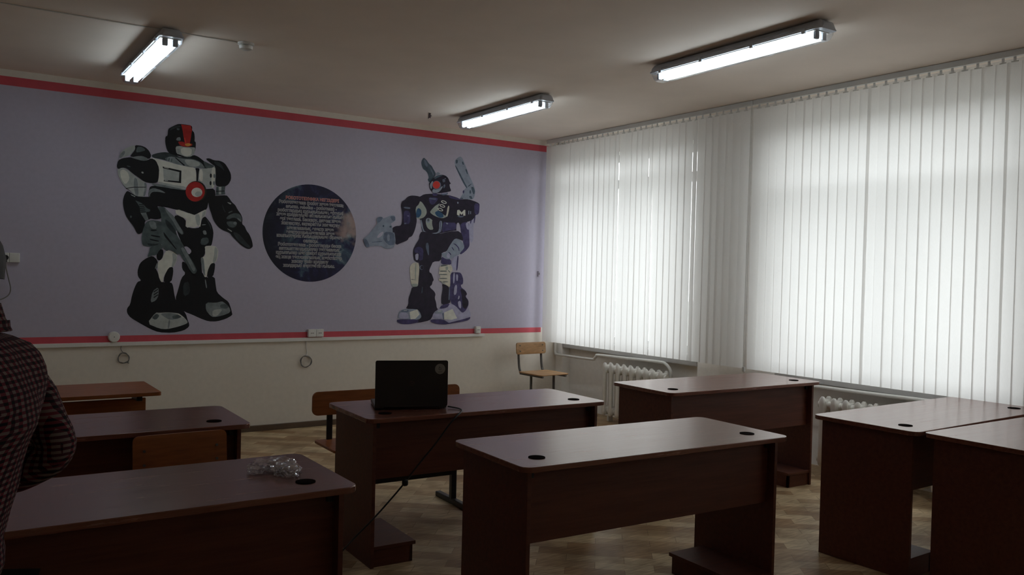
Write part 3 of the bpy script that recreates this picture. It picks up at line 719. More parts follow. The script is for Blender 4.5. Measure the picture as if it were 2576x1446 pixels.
a('torso', 'A', 'K', [(920,850),(1260,925),(1255,1150),(940,1115),(945,1092),(1215,1115),(1225,950),(930,882)], 0)
a('torso', 'A', 'W', [(950,862),(1030,880),(1030,888),(950,870)], 0); a('torso', 'A', 'W', [(955,1098),(1020,1104),(1020,1110),(955,1105)], 0)
for cx, cyy, c in ((1790,1015,'K'),(1785,1150,'K'),(1852,1020,'M'),(1845,1150,'M')): a('torso', 'A', c, ell(cx, cyy, 18, 38), 0)
a('torso', 'A', 'M', [(710,1150),(860,1165),(1100,1215),(1330,1265),(1320,1280),(1050,1240),(760,1195)])
a('torso', 'A', 'A', ell(1525, 1298, 186, 188), 0); a('torso', 'A', 'R', ell(1508, 1302, 172, 178), 0); a('torso', 'A', 'W', ell(1537, 1315, 98, 84), 0)
a('torso', 'A', 'S', ell(1565, 1345, 60, 46), 0)
a('torso', 'B', 'W', [(1150,490),(1220,480),(1330,530),(1400,545),(1500,580),(1570,540),(1690,480),(1710,500),(1690,590),(1620,640),(1600,790),(1560,780),(1480,810),(1420,790),(1370,805),(1335,780),(1345,650),(1240,600),(1160,550)], 0)
a('torso', 'B', 'S', [(1500,590),(1570,550),(1600,640),(1590,770),(1540,770)]); a('torso', 'B', 'S', [(1640,530),(1700,495),(1685,585),(1625,630)], 0)
a('torso', 'B', 'V', [(1300,1150),(1360,1140),(1430,1200),(1440,1240),(1400,1290),(1350,1250)])
# far arm
a('arm', 'A', 'K', [(1690,710),(1760,700),(1850,740),(1950,745),(2040,790),(2100,880),(2150,980),(2155,1080),(2110,1170),(2040,1215),(1900,1210),(1870,1160),(1880,1000),(1870,850),(1800,800)])
a('arm', 'A', 'G', [(1840,760),(1930,760),(2000,840),(2040,940),(1960,860),(1880,820)]); a('arm', 'A', 'g', [(1650,740),(1760,800),(1860,840),(1800,880),(1690,880)])
a('arm', 'A', 'g', [(1890,1215),(2050,1205),(2040,1290),(2050,1350),(1880,1370),(1880,1290)], 0); a('arm', 'A', 'S', [(1930,1215),(1980,1215),(1975,1350),(1930,1350)], 0); a('arm', 'A', 'K', [(1880,1288),(2040,1282),(2040,1298),(1880,1304)], 0)
a('arm', 'B', 'K', [(1890,230),(2070,220),(2110,260),(2170,350),(2230,400),(2270,480),(2330,560),(2360,640),(2350,740),(2400,780),(2430,860),(2480,920),(2520,1010),(2540,1090),(2545,1150),(2490,1190),(2430,1180),(2330,1120),(2250,1040),(2170,960),(2130,900),(2000,850),(1930,800),(1880,740),(1830,660),(1800,560),(1760,450),(1740,330),(1800,240)])
a('arm', 'B', 'g', [(2060,640),(2110,580),(2220,540),(2310,560),(2350,640),(2340,700),(2270,650),(2200,620),(2100,660)]); a('arm', 'B', 'g', [(2060,700),(2150,690),(2240,700),(2260,760),(2200,810),(2110,790)])
a('arm', 'B', 'M', ell(2225, 725, 32, 28), 0); a('arm', 'B', 'G', [(2180,880),(2280,900),(2420,1060),(2500,1150),(2480,1180),(2360,1110),(2250,1010)])
a('arm', 'B', 'S', [(2080,345),(2160,365),(2145,392),(2100,365)]); a('arm', 'B', 'g', [(2100,530),(2160,500),(2190,510),(2110,550)]); a('arm', 'B', 'S', [(2090,820),(2170,865),(2165,885),(2085,830)])
a('arm', 'B', 'M', [(2270,620),(2340,680),(2335,710),(2260,650)]); a('arm', 'B', 'G', [(1990,370),(2020,450),(2060,530),(2040,530),(2000,450)])
# head
a('head', 'A', 'K', [(1140,110),(1200,85),(1300,90),(1430,110),(1455,140),(1450,200),(1490,240),(1500,330),(1495,400),(1520,410),(1515,530),(1480,640),(1400,680),(1300,685),(1200,660),(1050,620),(1000,560),(965,420),(970,310),(1010,300),(1020,180),(1060,150)])
a('head', 'A', 'R', [(1255,95),(1430,115),(1450,200),(1430,330),(1410,440),(1330,450),(1300,330),(1280,200)], 0); a('head', 'A', 'R', [(1190,400),(1290,405),(1330,430),(1450,440),(1460,470),(1380,500),(1240,480)])
a('head', 'A', 'Y', [(1320,440),(1400,430),(1440,460),(1380,490),(1330,475)]); a('head', 'A', 'O', [(1300,330),(1330,330),(1350,430),(1325,440)])
a('head', 'A', 'M', [(1180,330),(1240,320),(1250,390),(1160,380)]); a('head', 'A', 'g', [(1170,160),(1230,165),(1220,200),(1180,195)]); a('head', 'A', 'G', [(1060,160),(1150,115),(1230,110),(1250,140),(1120,170),(1050,210)])
a('head', 'A', 'S', [(1150,490),(1240,480),(1300,500),(1460,505),(1510,510),(1490,620),(1440,670),(1340,680),(1240,640),(1170,620)])
a('head', 'A', 'W', [(1250,510),(1450,520),(1440,640),(1340,670),(1250,620)])
for k in range(3): a('head', 'A', 'M', [(1165, 540 + 28*k), (1225, 545 + 28*k), (1225, 553 + 28*k), (1165, 548 + 28*k)], 0)
# near arm
a('arm_near', 'A', 'S', [(110,900),(200,870),(280,900),(400,1000),(520,1090),(620,1140),(640,1230),(600,1390),(450,1400),(380,1330),(320,1270),(240,1220),(170,1110),(120,1000)])
a('arm_near', 'A', 'M', [(410,1040),(470,1080),(490,1390),(440,1395),(400,1220)]); a('arm_near', 'A', 'W', [(150,930),(220,900),(300,960),(330,1080),(250,1180),(180,1080)]); a('arm_near', 'A', 'M', [(590,1130),(630,1150),(640,1240),(600,1390),(570,1380),(600,1240)])
a('arm_near', 'A', 'K', [(260,1240),(400,1215),(620,1215),(620,1227),(400,1229),(260,1254)], 0)
a('arm_near', 'A', 'S', [(150,620),(230,540),(330,490),(420,465),(450,480),(430,530),(380,600),(300,660),(200,690),(140,700)]); a('arm_near', 'A', 'M', [(150,640),(230,560),(250,600),(190,690),(140,700)])
a('arm_near', 'A', 'K', [(420,465),(540,475),(620,510),(680,570),(720,660),(680,720),(560,690),(420,680),(330,670),(390,600),(430,540)]); a('arm_near', 'A', 'g', [(460,490),(560,500),(620,560),(520,590),(440,600)])
a('arm_near', 'A', 'K', [(95,850),(120,740),(200,700),(350,680),(520,720),(640,740),(720,700),(800,740),(860,880),(850,1050),(830,1140),(720,1150),(600,1130),(480,1040),(380,970),(280,880),(190,870),(120,900)])
a('arm_near', 'A', 'M', [(350,690),(450,665),(560,660),(650,700),(660,740),(560,750),(420,710)]); a('arm_near', 'A', 'S', [(540,940),(580,950),(575,980),(540,970)]); a('arm_near', 'A', 'g', [(270,830),(330,840),(350,865),(290,855)])
a('arm_near', 'B', 'K', [(280,140),(340,170),(440,240),(560,250),(700,250),(780,300),(830,430),(880,500),(920,560),(900,640),(800,660),(700,640),(680,660),(600,690),(600,780),(560,880),(500,925),(460,900),(400,780),(320,680),(260,590),(220,460),(205,330),(230,220)])
a('arm_near', 'B', 'g', [(420,310),(520,350),(580,390),(640,460),(700,480),(690,520),(620,520),(650,600),(670,660),(610,680),(570,620),(520,540),(510,440),(470,370)])
for k in range(5): a('arm_near', 'B', 'K', [(490 + 8*k, 388 + 33*k), (575 + 10*k, 380 + 33*k), (582 + 10*k, 392 + 33*k), (498 + 8*k, 402 + 33*k)], 0)
a('arm_near', 'B', 'M', [(525,540),(620,540),(670,660),(610,680)], 0); a('arm_near', 'B', 'S', [(345,205),(430,245),(425,255),(360,225)], 0); a('arm_near', 'B', 'g', ell(350, 610, 18, 22), 0)
a('arm_near', 'B', 'g', [(560,860),(620,700),(720,670),(830,680),(900,700),(940,830),(960,960),(980,1050),(900,1120),(740,1150),(620,1140),(560,1120),(540,1000)])
a('arm_near', 'B', 'M', [(660,690),(790,690),(820,830),(720,830)]); a('arm_near', 'B', 'K', [(700,840),(820,840),(810,860),(720,870)]); a('arm_near', 'B', 'K', [(700,930),(880,960),(870,985),(720,960)]); a('arm_near', 'B', 'K', [(680,1000),(860,1040),(850,1060),(700,1030)])
a('arm_near', 'B', 'G', [(640,1080),(760,1100),(860,1090),(800,1140),(660,1130)])
a('weapon', 'B', 'g', [(690,1150),(900,1100),(930,1170),(860,1210),(810,1300),(720,1310),(640,1340),(680,1240)])
a('weapon', 'B', 'g', [(820,430),(950,430),(1020,510),(1080,560),(1120,600),(1180,700),(1240,800),(1290,870),(1300,920),(1260,935),(1200,880),(1150,850),(1190,960),(1270,1080),(1330,1190),(1400,1320),(1470,1430),(1520,1530),(1540,1590),(1500,1640),(1440,1620),(1390,1520),(1300,1390),(1230,1270),(1180,1290),(1100,1220),(1040,1200),(990,1230),(930,1170),(900,1110),(960,1050),(930,900),(880,760),(900,650),(880,520)])
a('weapon', 'B', 'M', [(950,440),(1010,500),(1110,590),(1170,700),(1250,820),(1290,910),(1250,920),(1180,830),(1100,680),(1000,550)]); a('weapon', 'B', 'M', [(1240,1180),(1290,1150),(1400,1330),(1500,1520),(1510,1570),(1470,1600),(1390,1440)])
a('weapon', 'B', 'K', [(930,870),(1000,960),(1120,1120),(1180,1200),(1150,1190),(1040,1060),(950,960)]); a('weapon', 'B', 'G', [(960,640),(1060,720),(1150,850),(1180,950),(1080,880),(980,760)])
sticker('robot_sticker', 'flat sticker of a black and white robot holding a gun, on the lavender wall', [('arm|2' if p == 'arm_near' else p, c, k, q, s) for p, c, k, q, s in R1])
R1 = []
# --- violet robot
a('weapon', 'D', 'C', [(770,140),(840,200),(890,280),(960,340),(1000,420),(1050,500),(1040,560),(990,610),(960,700),(900,710),(860,650),(890,610),(860,500),(810,440),(760,410),(725,330),(715,240)])
a('weapon', 'D', 'b', [(900,350),(960,420),(1010,540),(990,560),(940,440)]); a('weapon', 'D', 'b', [(780,170),(830,230),(870,320),(850,380),(790,290)]); a('weapon', 'D', 'B', [(1060,490),(1110,475),(1160,520),(1100,545),(1050,540)])
a('weapon|2', 'D', 'B', [(1510,180),(1600,115),(1650,150),(1700,270),(1760,420),(1830,600),(1890,720),(1930,830),(1950,930),(1920,1060),(1890,1100),(1700,1095),(1600,1060),(1660,980),(1660,900),(1710,870),(1740,820),(1690,730),(1620,590),(1540,420),(1480,310),(1480,230)])
for q in ([(1500,200),(1550,200),(1550,270),(1510,290)], [(1480,330),(1510,330),(1700,700),(1770,830),(1750,850),(1660,710)], [(1640,240),(1670,240),(1690,310),(1660,310)], [(1720,410),(1750,410),(1780,520),(1760,530)], [(1850,820),(1900,810),(1945,910),(1915,1000),(1870,900)], [(1800,1020),(1860,1020),(1890,1090),(1830,1090)], [(1600,1060),(1660,1060),(1680,1090),(1600,1085)], [(1770,800),(1860,735),(1870,745),(1785,815)]): a('weapon|2', 'D', 'C', q)
a('weapon|2', 'D', 'N', [(1660,900),(1700,890),(1690,960),(1665,960)]); a('weapon|2', 'D', 'C', ell(1832, 930, 18, 42), 0)
# arms
a('arm', 'E', 'L', [(2290,180),(2380,180),(2360,330),(2340,340),(2340,520),(2335,680),(2290,740),(2250,640),(2230,520),(2260,340)])
a('arm', 'E', 'N', [(2290,180),(2330,180),(2290,340),(2270,340)]); a('arm', 'E', 'N', [(2355,180),(2385,180),(2365,330),(2345,330)])
a('arm', 'E', 'N', [(2060,330),(2250,300),(2250,500),(2260,700),(2260,800),(2200,880),(2100,960),(2060,960),(2100,870),(2150,800),(2130,720),(2080,490)])
a('arm', 'E', 'L', [(2180,330),(2240,310),(2250,480),(2200,440)])
# torso
a('torso', 'E', 'P', [(1150,-150),(1267,-210),(1340,-255),(1500,-265),(1830,-240),(2000,-190),(2070,-155),(2250,-150),(2372,-110),(2461,-67),(2465,0),(2450,150),(2380,170),(2340,250),(2250,300),(2080,330),(2060,480),(1990,480),(1850,500),(1700,530),(1600,560),(1480,600),(1350,560),(1290,480),(1270,250),(1180,240),(1150,100)])
a('torso', 'D', 'N', [(1920,1180),(2045,1200),(2030,1440),(1930,1440)]); a('torso', 'D', 'N', [(880,1040),(1080,1060),(1100,1100),(1000,1220),(920,1210)]); a('torso', 'D', 'N', [(1340,1000),(1560,1080),(1700,1100),(1540,1110),(1350,1060)])
a('torso', 'D', 'b', [(900,1060),(1060,1080),(1040,1110),(900,1090)])
a('torso', 'D', 'E', [(580,1240),(640,1160),(700,1140),(740,1170),(800,1260),(840,1340),(840,1420),(790,1500),(700,1540),(600,1540),(570,1440)]); a('torso', 'D', 'Q', [(620,1320),(660,1290),(720,1340),(720,1440),(660,1520),(590,1500),(600,1400)])
a('torso', 'D', 'E', [(1150,1180),(1200,1190),(1330,1240),(1360,1250),(1340,1400),(1290,1500),(1200,1530),(1080,1500),(980,1450),(910,1390),(960,1320),(1040,1240)]); a('torso', 'D', 'P', [(1170,1110),(1300,1140),(1340,1230),(1280,1480),(1220,1440),(1080,1350),(1100,1280)])
a('torso', 'D', 'Q', [(1020,1390),(1110,1350),(1210,1420),(1230,1500),(1150,1520),(1060,1470)]); a('torso', 'D', 'I', [(1320,1240),(1360,1260),(1320,1480),(1280,1500)])
for cx, cyy in ((1232,1160),(1195,1246),(1150,1330)): a('torso', 'D', 'W', ell(cx, cyy, 66, 33, 20), 0); a('torso', 'D', 'P', ell(cx, cyy, 46, 17, 20), 0)
a('torso', 'E', 'W', [(2010,70),(2050,60),(2100,115),(2150,62),(2175,65),(2175,180),(2132,180),(2130,130),(2100,165),(2060,130),(2055,185),(2005,160)], 0)
a('torso', 'E', 'b', [(2010,180),(2060,190),(2130,185),(2150,200),(2090,215),(2030,205)])
a('torso', 'E', 'B', [(2235,80),(2255,80),(2250,160),(2235,150)], 0); a('torso', 'E', 'B', [(2275,90),(2290,90),(2290,150),(2275,145)], 0); a('torso', 'D', 'B', [(1530,1150),(1570,1160),(1560,1200),(1535,1195)])
a('torso', 'E', 'N', [(1720,300),(1830,320),(1990,320),(1990,470),(1800,480),(1700,530)]); a('torso', 'E', 'B', [(1780,320),(1830,330),(1820,360),(1790,350)]); a('torso', 'E', 'V', [(2000,330),(2050,320),(2085,490),(2010,490),(1990,470)])
a('torso', 'E', 'B', [(1260,260),(1290,260),(1330,480),(1400,520),(1480,540),(1600,520),(1640,480),(1650,280),(1710,290),(1690,500),(1640,530),(1540,560),(1440,560),(1330,520),(1290,420)])
for k in range(6): a('torso', 'E', 'N', [(1648, 420 + 17*k), (1692, 412 + 17*k), (1692, 418 + 17*k), (1648, 427 + 17*k)], 0)
a('torso', 'E', 'N', [(1672,290),(1682,290),(1672,410),(1662,410)], 0)
a('torso', 'E', 'E', [(1380,240),(1440,225),(1500,260),(1530,320),(1530,460),(1460,470),(1400,420),(1370,320)]); a('torso', 'E', 'B', ell(1420, 275, 44, 48), 0); a('torso', 'E', 'g', ell(1425, 270, 22, 26), 0); a('torso', 'E', 'P', [(1500,270),(1550,290),(1550,440),(1530,460),(1500,360)])
a('torso', 'E', 'B', [(1400,572),(1545,566),(1500,596),(1440,598)]); a('torso', 'E', 'P', [(1425,574),(1525,570),(1490,582),(1450,584)])
# pelvis, legs
a('leg', 'E', 'P', [(1290,490),(1600,560),(1850,500),(2080,490),(2150,700),(2000,640),(1920,700),(1850,800),(1800,900),(1700,930),(1680,1100),(1520,1110),(1480,1200),(1330,1160),(1140,1110),(1115,960),(1120,860),(1170,760),(1240,650),(1240,580)])
a('leg', 'E', 'b', [(1380,730),(1430,730),(1440,980),(1420,980),(1370,820)]); a('leg', 'E', 'L', [(1155,960),(1230,940),(1220,1080),(1170,1080)]); a('leg', 'E', 'N', [(1140,840),(1240,800),(1330,860),(1310,1100),(1240,1110),(1240,930),(1150,940)])
a('leg', 'E', 'N', [(1690,1000),(1780,1060),(1880,1060),(1890,1180),(1680,1170)])
a('leg', 'E', 'L', [(1960,940),(2040,980),(2020,1180),(2010,1300),(1900,1270),(1890,1080)])
a('leg', 'E', 'B', [(1940,660),(2000,640),(2080,680),(2150,770),(2150,840),(2080,920),(2040,980),(1960,1000),(1900,1060),(1780,1060),(1700,990),(1690,930),(1760,940),(1800,890),(1850,800)])
a('leg', 'E', 'N', [(1910,740),(1980,750),(2050,830),(2055,900),(2040,890),(2030,840),(1970,770)]); a('leg', 'E', 'N', [(1810,905),(1870,930),(1890,980),(1875,980),(1850,940)]); a('leg', 'E', 'N', [(1890,815),(1910,815),(1950,880),(1935,885)]); a('leg', 'E', 'L', ell(1830, 990, 35, 50), 0)
a('leg', 'E', 'N', [(2010,1000),(2040,990),(2015,1290),(1985,1285)])
a('leg', 'F', 'P', [(700,100),(970,130),(960,180),(910,290),(910,340),(950,360),(980,440),(995,490),(970,520),(960,580),(920,610),(930,640),(1000,700),(1030,760),(1010,830),(1040,920),(1050,1020),(1080,1050),(1000,1100),(960,1200),(920,1260),(700,1310),(600,1290),(700,1050),(450,1040),(510,960),(510,840),(550,730),(580,620),(690,610),(720,250)])
a('leg', 'F', 'I', [(560,190),(620,150),(700,160),(720,250),(700,500),(690,610),(590,620),(550,520),(530,250)]); a('leg', 'F', 'E', [(640,170),(660,165),(650,500),(630,500)]); a('leg', 'F', 'g', [(560,470),(630,478),(640,486),(560,482)]); a('leg', 'F', 'E', [(560,560),(690,560),(690,612),(590,622)])
a('leg', 'F', 'b', ell(760, 250, 40, 45), 0); a('leg', 'F', 'P', ell(770, 250, 28, 36), 0); a('leg', 'F', 'C', [(770,620),(785,620),(775,740),(755,740)])
a('leg', 'F', 'B', [(310,1180),(330,1090),(420,1040),(560,1040),(690,1050),(740,1130),(760,1200),(700,1250),(560,1240),(300,1225)]); a('leg', 'F', 'L', [(340,1105),(500,1115),(520,1230),(322,1225)]); a('leg', 'F', 'W', [(530,1100),(680,1050),(720,1150),(640,1230),(550,1240)], 0); a('leg', 'F', 'b', [(370,1075),(430,1055),(520,1060),(500,1110),(360,1100)]); a('leg', 'F', 'W', [(420,1068),(480,1066),(480,1074),(420,1076)], 0)
a('leg', 'F', 'N', [(290,1240),(560,1240),(700,1250),(700,1300),(520,1335),(380,1330),(290,1290)])
a('leg|2', 'F', 'L', [(960,1220),(980,1130),(1080,1050),(1180,1000),(1310,930),(1420,990),(1540,1120),(1640,1050),(1650,1000),(1700,1120),(1700,1190),(1600,1220),(1450,1250),(1290,1260),(1170,1240)])
a('leg|2', 'F', 'P', [(1150,560),(1240,590),(1290,630),(1310,870),(1310,930),(1140,970),(1140,800),(1170,640)])
a('leg|2', 'F', 'N', [(1310,340),(1490,340),(1530,380),(1560,480),(1550,570),(1510,580),(1520,630),(1600,690),(1635,760),(1600,800),(1660,880),(1660,960),(1640,1010),(1600,1080),(1540,1120),(1480,1060),(1420,990),(1310,930),(1290,630)])
a('leg|2', 'F', 'I', [(1130,200),(1260,190),(1340,210),(1355,310),(1310,340),(1310,600),(1290,630),(1230,580),(1150,550),(1130,500),(1090,510),(1090,460),(1120,440),(1110,390),(1090,380),(1090,340),(1110,300),(1090,270)])
for q in ([(1110,310),(1240,310),(1250,326),(1110,330)], [(1090,375),(1250,375),(1250,392),(1100,390)], [(1100,452),(1250,450),(1250,466),(1100,468)], [(1110,515),(1270,515),(1270,530),(1120,530)], [(1130,205),(1260,195),(1260,210),(1120,235)]): a('leg|2', 'F', 'g', q)
a('leg|2', 'F', 'E', [(1220,230),(1270,230),(1270,290),(1220,300)]); a('leg|2', 'F', 'g', [(1275,300),(1310,340),(1300,345),(1265,310)], 0); a('leg|2', 'F', 'E', [(1130,500),(1240,560),(1150,555)])
for q in ([(1365,350),(1400,350),(1390,540),(1360,560)], [(1420,370),(1460,390),(1450,510),(1425,500)], [(1390,600),(1440,570),(1430,760),(1370,780)], [(1450,900),(1510,880),(1520,1040),(1470,1010)], [(1470,780),(1490,800),(1480,850),(1450,860)]): a('leg|2', 'F', 'L', q)
a('leg|2', 'F', 'b', [(1285,640),(1300,640),(1295,870),(1275,870)], 0); a('leg|2', 'F', 'P', [(1500,640),(1600,700),(1630,760),(1590,800),(1650,880),(1650,960),(1600,1050),(1540,1000),(1530,800)])
a('leg|2', 'F', 'B', [(980,1130),(1080,1065),(1160,1060),(1170,1140)]); a('leg|2', 'F', 'L', [(982,1140),(1150,1145),(1170,1232),(965,1226)]); a('leg|2', 'F', 'W', [(1190,1110),(1350,1040),(1440,1220),(1330,1250),(1190,1240)], 0); a('leg|2', 'F', 'W', [(1070,1078),(1140,1075),(1140,1084),(1070,1088)], 0)
a('leg|2', 'F', 'N', [(1140,970),(1310,930),(1250,1020),(1090,1045)]); a('leg|2', 'F', 'b', [(1150,1130),(1180,1110),(1190,1240),(1172,1240)], 0)
a('leg|2', 'F', 'N', [(930,1240),(1170,1240),(1250,1290),(1450,1250),(1690,1180),(1690,1230),(1620,1270),(1300,1325),(1200,1340),(1050,1330),(930,1290)]); a('leg|2', 'F', 'L', [(1230,1265),(1330,1262),(1690,1175),(1690,1200),(1300,1305),(1260,1300)])
# near arm and hand gun
a('arm2', 'E', 'P', [(867,-14),(893,-112),(947,-138),(1000,-201),(1072,-228),(1178,-223),(1267,-200),(1240,-60),(1160,20),(1180,200),(1190,280),(1170,400),(1140,500),(1090,600),(1030,620),(1000,680),(900,720),(760,780),(740,640),(700,520),(690,430),(760,390),(860,385),(890,330),(900,200),(890,80)])
a('arm2', 'E', 'b', [(920,0),(1060,10),(1050,50),(930,30)]); a('arm2', 'E', 'L', [(980,145),(1030,150),(1025,165),(985,160)]); a('arm2', 'E', 'N', [(930,80),(1050,80),(1060,340),(930,360),(920,200)]); a('arm2', 'E', 'b', [(930,330),(980,320),(970,350),(935,355)]); a('arm2', 'E', 'L', [(1000,180),(1030,185),(1028,195),(1000,190)])
a('weapon|3', 'E', 'B', [(370,280),(380,230),(430,200),(490,205),(510,240),(640,185),(710,170),(750,190),(760,270),(730,300),(660,340),(690,400),(700,480),(700,520),(740,520),(760,700),(740,780),(720,830),(600,855),(520,840),(490,790),(250,795),(220,820),(170,825),(150,780),(105,690),(120,640),(210,570),(290,470),(400,340)])
a('weapon|3', 'E', 'V', [(380,610),(440,530),(500,500),(520,520),(480,590),(400,640)]); a('weapon|3', 'E', 'b', [(540,500),(700,520),(740,560),(750,760),(640,790),(560,720),(500,640)]); a('weapon|3', 'E', 'b', [(640,190),(750,190),(755,270),(700,300)]); a('weapon|3', 'E', 'b', [(380,230),(430,205),(490,210),(500,240),(430,320),(390,320)])
a('weapon|3', 'E', 'b', [(270,710),(490,690),(490,710),(280,725)]); a('weapon|3', 'E', 'b', [(120,650),(170,650),(240,800),(170,822),(110,690)]); a('weapon|3', 'E', 'B', [(590,560),(640,560),(640,700),(590,690)]); a('weapon|3', 'E', 'C', ell(512, 390, 16, 20), 0); a('weapon|3', 'E', 'C', ell(655, 405, 22, 18), 0)
# head
a('head', 'D', 'b', [(1150,940),(1310,930),(1320,990),(1180,1010)]); a('head', 'D', 'N', [(960,960),(1080,960),(1080,1020),(980,1020)]); a('head', 'D', 'L', [(1165,950),(1300,940),(1290,960),(1170,975)])
a('head', 'D', 'P', [(900,830),(890,720),(960,650),(1000,600),(1080,555),(1180,535),(1270,560),(1330,620),(1355,700),(1390,740),(1350,755),(1365,830),(1390,890),(1380,915),(1310,930),(1150,960),(980,955),(930,890)])
a('head', 'D', 'C', [(1000,600),(1080,558),(1180,540),(1200,560),(1090,600),(1020,640)]); a('head', 'D', 'B', [(960,900),(990,860),(1040,880),(1120,860),(1190,790),(1200,820),(1150,900),(1080,950),(970,955)]); a('head', 'D', 'B', [(905,760),(960,680),(985,690),(960,780),(950,860),(920,850)])
a('head', 'D', 'b', ell(1062, 772, 98, 98), 0); a('head', 'D', 'O', ell(1056, 770, 82, 86), 0)
a('head', 'D', 'b', [(1190,640),(1250,640),(1260,700),(1200,715)]); a('head', 'D', 'b', [(1210,780),(1250,750),(1260,800),(1220,860)]); a('head', 'D', 'L', [(1240,622),(1270,622),(1268,635),(1245,635)])
sticker('robot_sticker', 'flat wall sticker of a violet robot with a round red eye', [('arm|2' if p == 'arm2' else p, c, k, q, s) for p, c, k, q, s in R1])

# --- globe
def globe_mat():
    m, nt, b = nt_new('printed_globe'); N = nt.nodes; Lk = nt.links
    tc = N.new('ShaderNodeTexCoord')
    n1 = N.new('ShaderNodeTexNoise'); n1.inputs['Scale'].default_value = 4.2; n1.inputs['Detail'].default_value = 9; n1.inputs['Roughness'].default_value = .62; n1.inputs['Distortion'].default_value = .9
    r1 = N.new('ShaderNodeValToRGB'); e = r1.color_ramp.elements
    e[0].position = .44; e[0].color = (.008, .006, .032, 1); e[1].position = .74; e[1].color = (.30, .37, .40, 1)
    q = e.new(.52); q.color = (.012, .012, .060, 1); q = e.new(.61); q.color = (.05, .085, .125, 1)
    # tan land mass near the right rim, darkness of the night side at left (both part of the print)
    sx = N.new('ShaderNodeSeparateXYZ'); Lk.new(tc.outputs['Object'], sx.inputs['Vector'])
    vd = N.new('ShaderNodeVectorMath'); vd.operation = 'DISTANCE'; vd.inputs[1].default_value = (.395, 0, .09)
    nz = N.new('ShaderNodeTexNoise'); nz.inputs['Scale'].default_value = 9; nz.inputs['Detail'].default_value = 5
    ad = N.new('ShaderNodeMath'); ad.operation = 'MULTIPLY_ADD'; ad.inputs[1].default_value = .34; Lk.new(nz.outputs['Fac'], ad.inputs[0])
    Lk.new(tc.outputs['Object'], vd.inputs[0]); Lk.new(vd.outputs['Value'], ad.inputs[2])
    mr = N.new('ShaderNodeMapRange'); mr.inputs['From Min'].default_value = .22; mr.inputs['From Max'].default_value = .33; mr.inputs['To Min'].default_value = .9; mr.inputs['To Max'].default_value = 0
    Lk.new(ad.outputs['Value'], mr.inputs['Value'])
    mx = N.new('ShaderNodeMix'); mx.data_type = 'RGBA'; mx.inputs[7].default_value = (.38, .27, .25, 1)
    Lk.new(mr.outputs['Result'], mx.inputs[0]); Lk.new(n1.outputs['Fac'], r1.inputs['Fac']); Lk.new(r1.outputs['Color'], mx.inputs[6])
    nm = N.new('ShaderNodeMapRange'); nm.inputs['From Min'].default_value = -.42; nm.inputs['From Max'].default_value = -.12; nm.inputs['To Min'].default_value = .85; nm.inputs['To Max'].default_value = 0
    Lk.new(sx.outputs['X'], nm.inputs['Value'])
    m2 = N.new('ShaderNodeMix'); m2.data_type = 'RGBA'; m2.inputs[7].default_value = (.006, .006, .010, 1)
    Lk.new(nm.outputs['Result'], m2.inputs[0]); Lk.new(mx.outputs[2], m2.inputs[6]); Lk.new(m2.outputs[2], b.inputs['Base Color'])
    Lk.new(tc.outputs['Object'], n1.inputs['Vector']); b.inputs['Roughness'].default_value = .5; b.inputs['Specular IOR Level'].default_value = .3
    return m
GX, GZ, GR = -2.730, 1.800, .450
gb = thing('globe_sticker', 'round sticker of the earth globe printed with lines of text, between the robots', 'wall sticker', (GX, 0, GZ))
MB().tube([(0, -.001, 0), (0, -.0022, 0)], GR, 96).build('globe_disc', globe_mat(), gb)
lines = [('РОБОТОТЕХНИКА НЕГІЗДЕРІ', 395, 1070, 305), ('Робототехника (робот және техника;', 312, 1130, 358), ('ағылш. robotics - роботика) -', 395, 1040, 412), ('роботтардың құрылысымен, әртүрлі', 297, 1125, 462),
  ('және қолданумен айналысатын ғылым', 280, 1135, 512), ('әрі техника. Басқару, датчик және', 325, 1090, 566), ('жинақтау, ақпаратты жинақтау', 340, 1080, 618), ('механикалық, электр және', 410, 1000, 676),
  ('электрондық-механика және', 400, 1010, 726), ('компьютерлік ғылымдарымен бірлесе', 283, 1110, 773), ('саласы.', 612, 800, 830), ('Робототехника - роботтарды басқа', 300, 1100, 882), ('автоматтандырылған техникалық', 312, 1080, 932),
  ('құрылғылар мен қазіргі құрылысында', 275, 1100, 982), ('ең жаңа технологиялық жетістіктер', 270, 1110, 1036), ('жасау үшін қолдану', 465, 930, 1088), ('жолдарын зерттейтін ғылым.', 362, 1015, 1140)]
def text_mesh(s, offset):
    cu = bpy.data.curves.new('t', 'FONT'); cu.body = s; cu.size = 1.0; cu.align_x = 'CENTER'; cu.align_y = 'CENTER'; cu.offset = offset; cu.resolution_u = 2; cu.fill_mode = 'FRONT' if hasattr(cu, 'fill_mode') and cu.dimensions == '3D' else cu.fill_mode
    to = bpy.data.objects.new('t', cu); COL.objects.link(to)
    bpy.context.view_layer.update()
    me = bpy.data.meshes.new_from_object(to.evaluated_get(bpy.context.evaluated_depsgraph_get()))
    bpy.data.objects.remove(to); bpy.data.curves.remove(cu); return me
tm = dict(h=pm('caption_red', (.50, .07, .05), .05), hh=pm('caption_pink', (.55, .38, .36), .05), t=pm('caption_dark', (.14, .135, .14), .05), tt=pm('caption_halo', (.46, .45, .46), .05))
